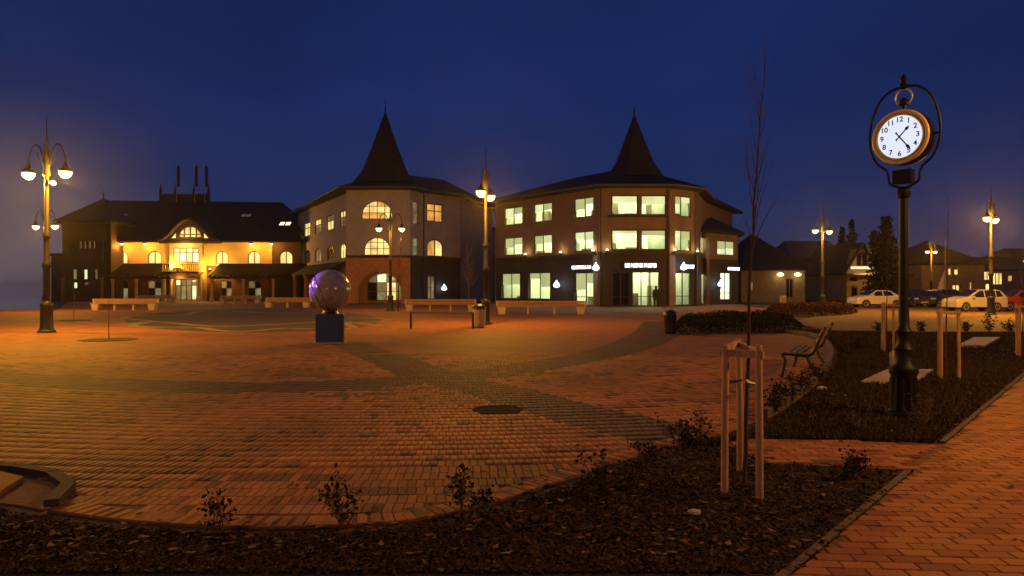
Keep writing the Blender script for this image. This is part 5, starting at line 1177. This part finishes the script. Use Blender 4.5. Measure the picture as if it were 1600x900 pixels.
car('parked_car', 'silver hatchback in the bright lamplight behind the staked sapling', (X(1522, 48.5), 48.5, 0), R(2), C_silver, True, 3.55)
car('parked_car', 'black car just right of the clock post', (X(1432, 60), 60, 0), R(78), C_dark, True, 3.9)
car('parked_car', 'dark saloon right next to the black car', (X(1456, 60.5), 60.5, 0), R(80), C_dark, False, 4.2)
car('parked_car', 'blue-grey hatchback partly hidden behind the silver hatchback', (X(1481, 60), 60, 0), R(82), C_blue, True, 3.9)
car('parked_car', 'red car at the right edge of the picture', (X(1592, 50), 50, 0), R(4), C_red, False, 4.2)
car('parked_car', 'dark car directly behind the pale saloon', (X(1400, 61.5), 61.5, 0), R(74), C_dark, False, 4.2)

# ================================================================== PLANTS
M_bark = mat('bark', (0.055, 0.038, 0.026), 0.9, 0.35, 25, 0.5, stretch=(1, 1, .3)); M_barkr = mat('reddish_bark', (0.10, 0.055, 0.038), 0.85, .3, 30, .4)
M_stake = mat('tree_stake_wood', (0.42, 0.25, 0.12), 0.75, 0.22, 6, 0.25, stretch=(4, 4, 0.5))
def sapling(name, label, base, height, lean, r0, nb, seed, parent_group='young bare trees', first_b=0.42, spread_=0.32):
    rr = random.Random(seed); rt = empty(name, base, 0, label, 'tree', parent_group)
    n = 14; pts = [Vector((lean[0] * (i / n) ** 1.6 + rr.gauss(0, 0.006) * height / 3, lean[1] * (i / n) ** 1.6 + rr.gauss(0, 0.006) * height / 3, height * i / n)) for i in range(n + 1)]
    MB().tube(pts, [r0 * (1 - 0.86 * i / n) for i in range(n + 1)], 8).build('trunk', M_bark, rt, True)
    cr_ = MB()
    for k in range(nb):
        t = first_b + (0.97 - first_b) * (k + rr.random() * .6) / nb; i = min(n - 1, int(t * n)); p = pts[i].lerp(pts[i + 1], t * n - i); a = rr.random() * 6.28
        ln = height * rr.uniform(0.10, 0.24) * (1.25 - t * 0.7); o = [p]; rad = [r0 * (1 - .86 * t) * .55]; d_ = Vector((math.cos(a) * spread_ * 2, math.sin(a) * spread_ * 2, 1)).normalized(); m = 5
        for q in range(m):
            d_ = (d_ + Vector((rr.gauss(0, .09), rr.gauss(0, .09), .10))).normalized(); o.append(o[-1] + d_ * ln / m); rad.append(rad[0] * (1 - .8 * (q + 1) / m))
        cr_.tube(o, rad, 5)
        for q in (2, 3, 4):
            a2 = rr.random() * 6.28; d2 = (d_ + Vector((math.cos(a2), math.sin(a2), .2)) * .7).normalized(); cr_.tube([o[q], o[q] + d2 * ln * .18, o[q] + d2 * ln * .3 + Vector((0, 0, ln * .08))], [rad[q] * .6, rad[q] * .4, rad[q] * .2], 4)
    cr_.build('crown', M_barkr, rt); return rt
def stakes(base, label, w, h, dirs, rail=True, dia=0.029):
    rt = empty('tree_stakes', base, 0, label, 'tree stakes', 'wooden stake frames round saplings')
    tops = []
    for (x, y) in dirs:
        mb = MB(); top = (x * 0.96 + rnd.gauss(0, .008), y * 0.96, h * rnd.uniform(.98, 1.02)); mb.tube([(x, y, -0.1), (x * .98, y * .98, h * .5), (top[0], top[1], top[2] - .03), top], [dia, dia * .97, dia * .95, dia * .7], 10); mb.build('stake', M_stake, rt, True); tops.append(top)
    if rail:
        for i in range(len(tops)):
            a, b = Vector(tops[i]), Vector(tops[(i + 1) % len(tops)]); a.z = b.z = h * (0.955 - 0.012 * i); e = (b - a).normalized() * .04
            MB().bar(a - e, b + e, 0.03, 0.055).build('rail', M_stake, rt)
    return rt
tb = G(1163, 757)
sapling('bare_tree', 'tall thin bare sapling rising between the three nearest stakes', tb, 3.55, (0.17, 0.0), 0.021, 20, 5, first_b=0.52, spread_=0.16)
c0 = tb
stakes(c0, 'nearest frame of three tall wooden stakes, right of centre', .3, 1.17, [(G(1132, 767).x - c0.x, G(1132, 767).y - c0.y), (G(1161, 736).x - c0.x - .01, G(1161, 736).y - c0.y + .05), (G(1187, 778).x - c0.x, G(1187, 778).y - c0.y)])
nst = [o for o in COL.objects if o.name.startswith('tree_stakes')][0]
for s_ in (0, 2):
    st_ = [c for c in nst.children if c.name.startswith('stake')][s_]; v0 = max((v.co for v in st_.data.vertices), key=lambda v: v.z)
    MB().tube(smooth_line([(v0.x, v0.y, 0.86), (v0.x * 0.5, v0.y * 0.5 + 0.012, 0.845), (0.02 if s_ else -0.02, 0.0, 0.85), (v0.x * 0.5, v0.y * 0.5 - 0.012, 0.855), (v0.x, v0.y, 0.86)], 4), 0.009, 6).build('tie', M_iron, nst)
for px, py, lab1, lab2, sd, hh in ((1478, 590, 'stake frame just right of the clock post', 'thin sapling inside the stake frame right of the clock post', 11, 3.3), (1385, 548, 'farther stake frame left of the clock post', 'thin sapling in the stake frame left of the clock post', 12, 3.0),
                      (1598, 556, 'stake frame at the right edge of the lawn', 'thin sapling at the right edge of the lawn', 13, 3.2)):
    b = G(px, py); s = 0.16 if px != 1385 else 0.12
    stakes(b, lab2 and lab1, .3, 1.22, [(-s, -.12), (s, -.12), (0.0, .2)], dia=.03); sapling('bare_tree', lab2, b, hh, (0.05, 0), 0.016, 12, sd, first_b=.5, spread_=.2)
sapling('bare_tree', 'small branching bare tree beside the slim lamp at the archway', G(622, 486), 5.2, (.2, 0), .055, 30, 21, first_b=.35, spread_=.6)
sapling('bare_tree', 'dark branching bare tree in the gap left of the middle street lamp', G(733, 484), 5.0, (-.2, 0), .055, 34, 22, first_b=.3, spread_=.7)
sapling('bare_tree', 'thin sapling right of the left street lamp, nearer one', G(170, 531), 2.2, (.02, 0), .014, 8, 23); sapling('bare_tree', 'thin sapling right of the left street lamp, farther one', G(115, 501), 2.2, (.02, 0), .016, 8, 24)
for px, py in ((170, 531), (115, 501)):
    b = G(px, py); q = [(b.x + .8 * math.cos(a * .39) * (1 + .1 * math.sin(a * 3)), b.y + .8 * math.sin(a * .39)) for a in range(16)]; sheet('tree_pit', q, 0.012, M_soil, .01)
def foliage(n, box, size, colset, seed, shape=None):
    g = np.random.default_rng(seed); p = np.array(shape(g, n)) if shape else (g.random((n, 3)) - .5) * np.array(box)
    n = len(p); a = g.normal(0, 1, (n, 3)); a /= np.linalg.norm(a, axis=1)[:, None]; b = g.normal(0, 1, (n, 3)); b -= a * (a * b).sum(1)[:, None]; b /= np.linalg.norm(b, axis=1)[:, None]
    s = (size * g.uniform(.6, 1.4, n))[:, None]; V = np.stack([p - a * s * .5, p + b * s * .32, p + a * s * .5, p - b * s * .32], 1).reshape(-1, 3); F = np.arange(4 * n).reshape(-1, 4)
    cs = np.array(colset)[g.integers(0, len(colset), n)] * g.uniform(.75, 1.25, (n, 1)); return V, F, cs
def leafy(name, parent, V, F, cs):
    o = soup(name, V, F, M_leaf, cols=cs, per=4); o.parent = parent; return o
GREEN = [(.022, .024, .011), (.032, .028, .013), (.018, .02, .010), (.04, .028, .014)]; BROWN = [(.09, .045, .025), (.12, .055, .03), (.06, .04, .02), (.08, .06, .028)]
def plant(base, h, ns, lab, seed, kind='upright', cols=GREEN, leaf=.035, sp=.12):
    rr = random.Random(seed); rt = empty('young_shrub', base, 0, lab, 'shrub', 'young shrubs in the beds'); st = MB(); pts = []
    for k in range(ns):
        a = rr.random() * 6.28; r_ = rr.random() * sp; hh = h * rr.uniform(.6, 1.0); p = Vector((r_ * .3 * math.cos(a), r_ * .3 * math.sin(a), 0)); o = [p]; m = 6
        for q in range(m): p = p + Vector((math.cos(a) * r_ / m + rr.gauss(0, .01), math.sin(a) * r_ / m + rr.gauss(0, .01), hh / m)); o.append(p)
        st.tube(o, [.006 - .0008 * q for q in range(m + 1)], 5)
        for q in range(1, m):
            for _ in range(2):
                a2 = rr.random() * 6.28; e = o[q] + Vector((math.cos(a2), math.sin(a2), .5)) * rr.uniform(.03, .08); st.tube([o[q], e], [.003, .0015], 4)
                for _ in range(3 if kind != 'twigs' else 0): pts.append(e + Vector((rr.gauss(0, .02), rr.gauss(0, .02), rr.gauss(0, .02))))
        pts += [o[-1] + Vector((rr.gauss(0, .02), rr.gauss(0, .02), rr.gauss(0, .03))) for _ in range(5 if kind != 'twigs' else 1)]
    st.build('stem', M_barkr, rt); V, F, cs = foliage(0, None, leaf, cols, seed, lambda g, n: [tuple(p) for p in pts]); leafy('leaves', rt, V, F, cs); return rt
PLS = [(538, 822, .34, 5, 'leafy shrub on the paving edge, bottom left of centre'), (343, 832, .30, 4, 'sparse shrub at the bottom edge, farthest left'), (722, 796, .30, 4, 'round-topped leafy shrub where the paving edge starts to climb'),
       (745, 800, .20, 3, 'low twiggy shrub right beside the round-topped one'), (930, 776, .36, 6, 'broad leafy shrub on the bed edge left of the stakes'), (1010, 728, .26, 5, 'small shrub between the broad shrub and the tall spiky one'), (1330, 745, .22, 6, 'small shrub on the narrow path edge right of the stakes'),
       (985, 760, .20, 4, 'tiny shrub just right of the broad leafy one')]
for i, (px, py, h, ns, lab) in enumerate(PLS): plant(G(px, py), h, ns, lab, 40 + i)
plant(G(1093, 690), .36, 3, 'tall spiky shrub standing above the low dark clump', 60, sp=.04); plant(G(1075, 700), .24, 14, 'low dark bushy clump under the spiky shrub', 61, sp=.28)
plant(G(1440, 665), .40, 9, 'bare twiggy bush at the foot of the clock post', 62, 'twigs', BROWN, sp=.3); plant(G(1345, 672), .24, 7, 'low twiggy bush left of the clock post foot', 63, 'twigs', BROWN, sp=.25)
for i, (px, py, h, lab) in enumerate(((1205, 645, .34, 'shrub at the kerb right of the nearest stakes'), (1228, 628, .32, 'second shrub along the kerb, before the garden bench'), (1255, 612, .32, 'third shrub along the kerb, below the garden bench'), (1280, 596, .30, 'shrub nearest the tip of the curved kerb'),
                      (1318, 556, .5, 'upright dark shrub just outside the curved kerb'), (1340, 548, .4, 'second upright shrub outside the curved kerb'))):
    plant(G(px, py), h, 10, lab, 70 + i, cols=GREEN, sp=.22, leaf=.04)
for i, (px, h) in enumerate(((1375, .35), (1440, .4), (1510, .45), (1546, .7), (1577, .45))): plant(G(px, 519), h, 8, ('first', 'second', 'third', 'tallest fourth', 'fifth')[i] + ' small shrub from the left along the car park edge', 80 + i, sp=.2, leaf=.06)
# evergreen bed and red shrub bed
def bedmass(name, lab, poly, h, n, colset, seed, leaf):
    g = np.random.default_rng(seed); xs = [p[0] for p in poly]; ys = [p[1] for p in poly]; rt = empty(name, (0, 0, 0), 0, lab, 'hedge')
    x = g.uniform(min(xs), max(xs), n * 3); y = g.uniform(min(ys), max(ys), n * 3); k = inpoly(x, y, poly); x, y = x[k][:n], y[k][:n]
    hm = h * (.55 + .45 * (np.sin(x * 2.3 + y) * np.sin(y * 1.7 - x * .6) * .5 + .5)) * np.clip(linedist(x, y, poly + [poly[0]]) / .4, .25, 1); z = hm * g.random(len(x)) ** .5
    V, F, cs = foliage(0, None, leaf, colset, seed, lambda g_, n_: np.stack([x, y, z], 1)); leafy('leaves', rt, V, F, cs)
    st = MB()
    for i in range(0, min(len(x), 240)): st.tube([(x[i], y[i], -.02), (x[i] + .03, y[i], hm[i] * .8)], [.012, .005], 4)
    so = st.build('stems', M_bark, rt); so['kind'] = 'stuff'
hp = smooth_line(g2([(1052, 521), (1062, 503), (1110, 497), (1180, 495.5), (1235, 500), (1255, 511), (1230, 520), (1140, 522)]), 4, True); sheet('hedge_bed', hp, 0.008, M_soil, .15)
bedmass('evergreen_hedge', 'low dark evergreen hedge right of the litter bin', hp, .5, 16000, [(.006, .011, .006), (.010, .015, .008), (.008, .012, .007)], 5, .07)
rp = smooth_line(g2([(1192, 490), (1215, 484), (1290, 482), (1335, 485), (1330, 491), (1250, 495)]), 4, True); sheet('shrub_bed', rp, 0.012, M_soil, .15)
bedmass('red_shrubs', 'reddish low shrubs in the bed before the two wall lamps', rp, .65, 9000, [(.08, .025, .018), (.05, .022, .015), (.025, .023, .011), (.12, .04, .03)], 6, .11)
def conifer(base, h, r0, lab, seed):
    g = np.random.default_rng(seed); rt = empty('fir_tree', base, 0, lab, 'tree', 'dark conifers'); MB().tube([(0, 0, 0), (0, 0, h * .97)], [.22, .02], 8).build('trunk', M_bark, rt)
    pts = []; br = MB(); z = h * .1
    while z < h * .99:
        t = z / h; R_ = r0 * (1 - t) ** .85 * g.uniform(.75, 1.15) + .1; m = int(6 + 5 * (1 - t))
        for k in range(m):
            a = g.random() * 6.28; L = R_ * g.uniform(.6, 1.1); e = np.array([math.cos(a) * L, math.sin(a) * L, -.28 * L + g.normal(0, .08)]); br.tube([(0, 0, z), tuple(np.array([0, 0, z]) + e)], [.035, .01], 4)
            q = int(14 * L + 6); s = g.random(q) ** .7; p = np.array([0, 0, z])[None] + e[None] * s[:, None] + g.normal(0, .14, (q, 3)) * np.array([1, 1, .6]); pts.append(p)
        z += h * .022 + .05
    V, F, cs = foliage(0, None, .36, [(.014, .02, .012), (.02, .028, .015), (.01, .014, .01)], seed, lambda g_, n_: np.concatenate(pts)); cro = leafy('crown', rt, V, F, cs); bo = br.build('branches', M_bark, cro); bo['kind'] = 'stuff'
for px, py, d, r0, lab, sd in ((1384, 336, 80, 3.6, 'big dark fir tree left of the clock post', 1), (1366, 362, 88, 2.4, 'smaller fir leaning on the left of the big fir', 2), (1331, 344, 108, 1.8, 'taller of two fir tops above the grey roof', 3), (1316, 354, 108, 1.5, 'shorter of two fir tops above the grey roof', 4)):
    conifer((X(px, d), d, 0), Z(py, d), r0, lab, sd)
# stones and a small post in the lawn
for px, py, s, lab in ((1284, 609, .06, 'pale loose stone beside the curved kerb'), (1085, 803, .035, 'small pale stone lying in the mulch at the bottom')):
    b = G(px, py); rr = random.Random(px); mb = MB().sphere((b.x, b.y, s * .4), s, 9, 6, (1.3, 1, .6)); mb.v = [(v[0] + rr.gauss(0, s * .08), v[1] + rr.gauss(0, s * .08), v[2]) for v in mb.v]; tag(mb.build('stone', M_stone), lab, 'stone')
ps = empty('marker_post', tuple(G(1397, 598)), 0, 'short pale-topped marker post just left of the clock base', 'post'); MB().lathe([(.04, 0), (.04, .32)], 10).build('shaft', M_iron, ps); MB().lathe([(.055, .3), (.07, .34), (.07, .5), (.03, .55)], 12).build('head', M_stone, ps, True)

# ---------------- a person at the office entrance
def person(base, rz, lab):
    rt = empty('person', base, rz, lab, 'person')
    V = [(0, 0, .95), (0, 0, 1.15), (0, 0, 1.38), (0, -.005, 1.5), (0, -.02, 1.62), (0, -.02, 1.74)]; Rr = [.17, .16, .17, .06, .095, .07]; E = [(0, 1), (1, 2), (2, 3), (3, 4), (4, 5)]
    for s in (-1, 1):
        b = len(V); V += [(s * .19, 0, 1.40), (s * .25, .02, 1.13), (s * .24, -.06, .90), (s * .235, -.08, .83)]; Rr += [.075, .055, .042, .036]; E += [(2, b), (b, b + 1), (b + 1, b + 2), (b + 2, b + 3)]
        for k in range(5):
            c = len(V); dx = (k - 2) * .016; V += [(s * .235 + dx * .6, -.085 + dx, .775 if k else .80), (s * .235 + dx * .7 - s * .005, -.10 + dx, (.735, .725, .72, .725, .735)[k])]; Rr += [.010, .008]; E += [(b + 3, c), (c, c + 1)]
        b = len(V); V += [(s * .10, 0, .90), (s * .11, -.02, .50), (s * .115, .02, .09), (s * .125, -.14, .035)]; Rr += [.11, .075, .05, .042]; E += [(0, b), (b, b + 1), (b + 1, b + 2), (b + 2, b + 3)]
    me = bpy.data.meshes.new('body'); me.from_pydata(V, E, []); o = bpy.data.objects.new('body', me); COL.objects.link(o)
    sk = o.modifiers.new('skin', 'SKIN'); me.skin_vertices[0].data[0].use_root = True
    for i, r_ in enumerate(Rr): me.skin_vertices[0].data[i].radius = (r_, r_ * (.72 if i < 3 else 1))
    o.modifiers.new('sub', 'SUBSURF').levels = 1; dg = bpy.context.evaluated_depsgraph_get(); m2 = bpy.data.meshes.new_from_object(o.evaluated_get(dg)); bpy.data.objects.remove(o); m2.name = 'body'
    link('body', m2, mat('dark_clothes', (.03, .032, .028), .9, .3, 6), rt)
    MB().lathe([(.25, .62), (.22, .9), (.20, 1.1), (.215, 1.36), (.12, 1.47), (.075, 1.51)], 14).build('coat', mat('dark_coat', (.022, .026, .02), .9, .3, 6), rt, True)
    MB().sphere((0, .008, 1.69), .112, 12, 8, (.95, 1.08, .95)).build('hair', mat('dark_hair', (.02, .014, .01), .8, .2, 20), rt, True)
    MB().sphere((0, -.075, 1.655), .078, 12, 8, (.95, .7, 1.25)).build('face', mat('skin', (.42, .26, .19), .6, .1, 9), rt, True)
    return rt
person((X(1025, 58.5), 58.5, 0), R(170), 'person in a dark coat standing before the lit glass doors')

# ------------------------------------------------------------------ evening mist over the square and the lake
HZ = MB().box((0, 1200, 12.2), (6400, 3400, 29.4)).mesh('haze')
mh_ = bpy.data.materials.new('evening_mist'); mh_.use_nodes = True; t = mh_.node_tree; t.nodes.clear()
ho = N(t, 'ShaderNodeOutputMaterial'); pv = N(t, 'ShaderNodeVolumePrincipled'); pv.inputs['Color'].default_value = (0.9, 0.9, 0.92, 1); pv.inputs['Density'].default_value = 0.00022; pv.inputs['Anisotropy'].default_value = 0.86
t.links.new(pv.outputs[0], ho.inputs['Volume']); hz = link('haze', HZ, mh_); tag(hz, 'thin evening mist hanging over the square', 'mist', kind='stuff')
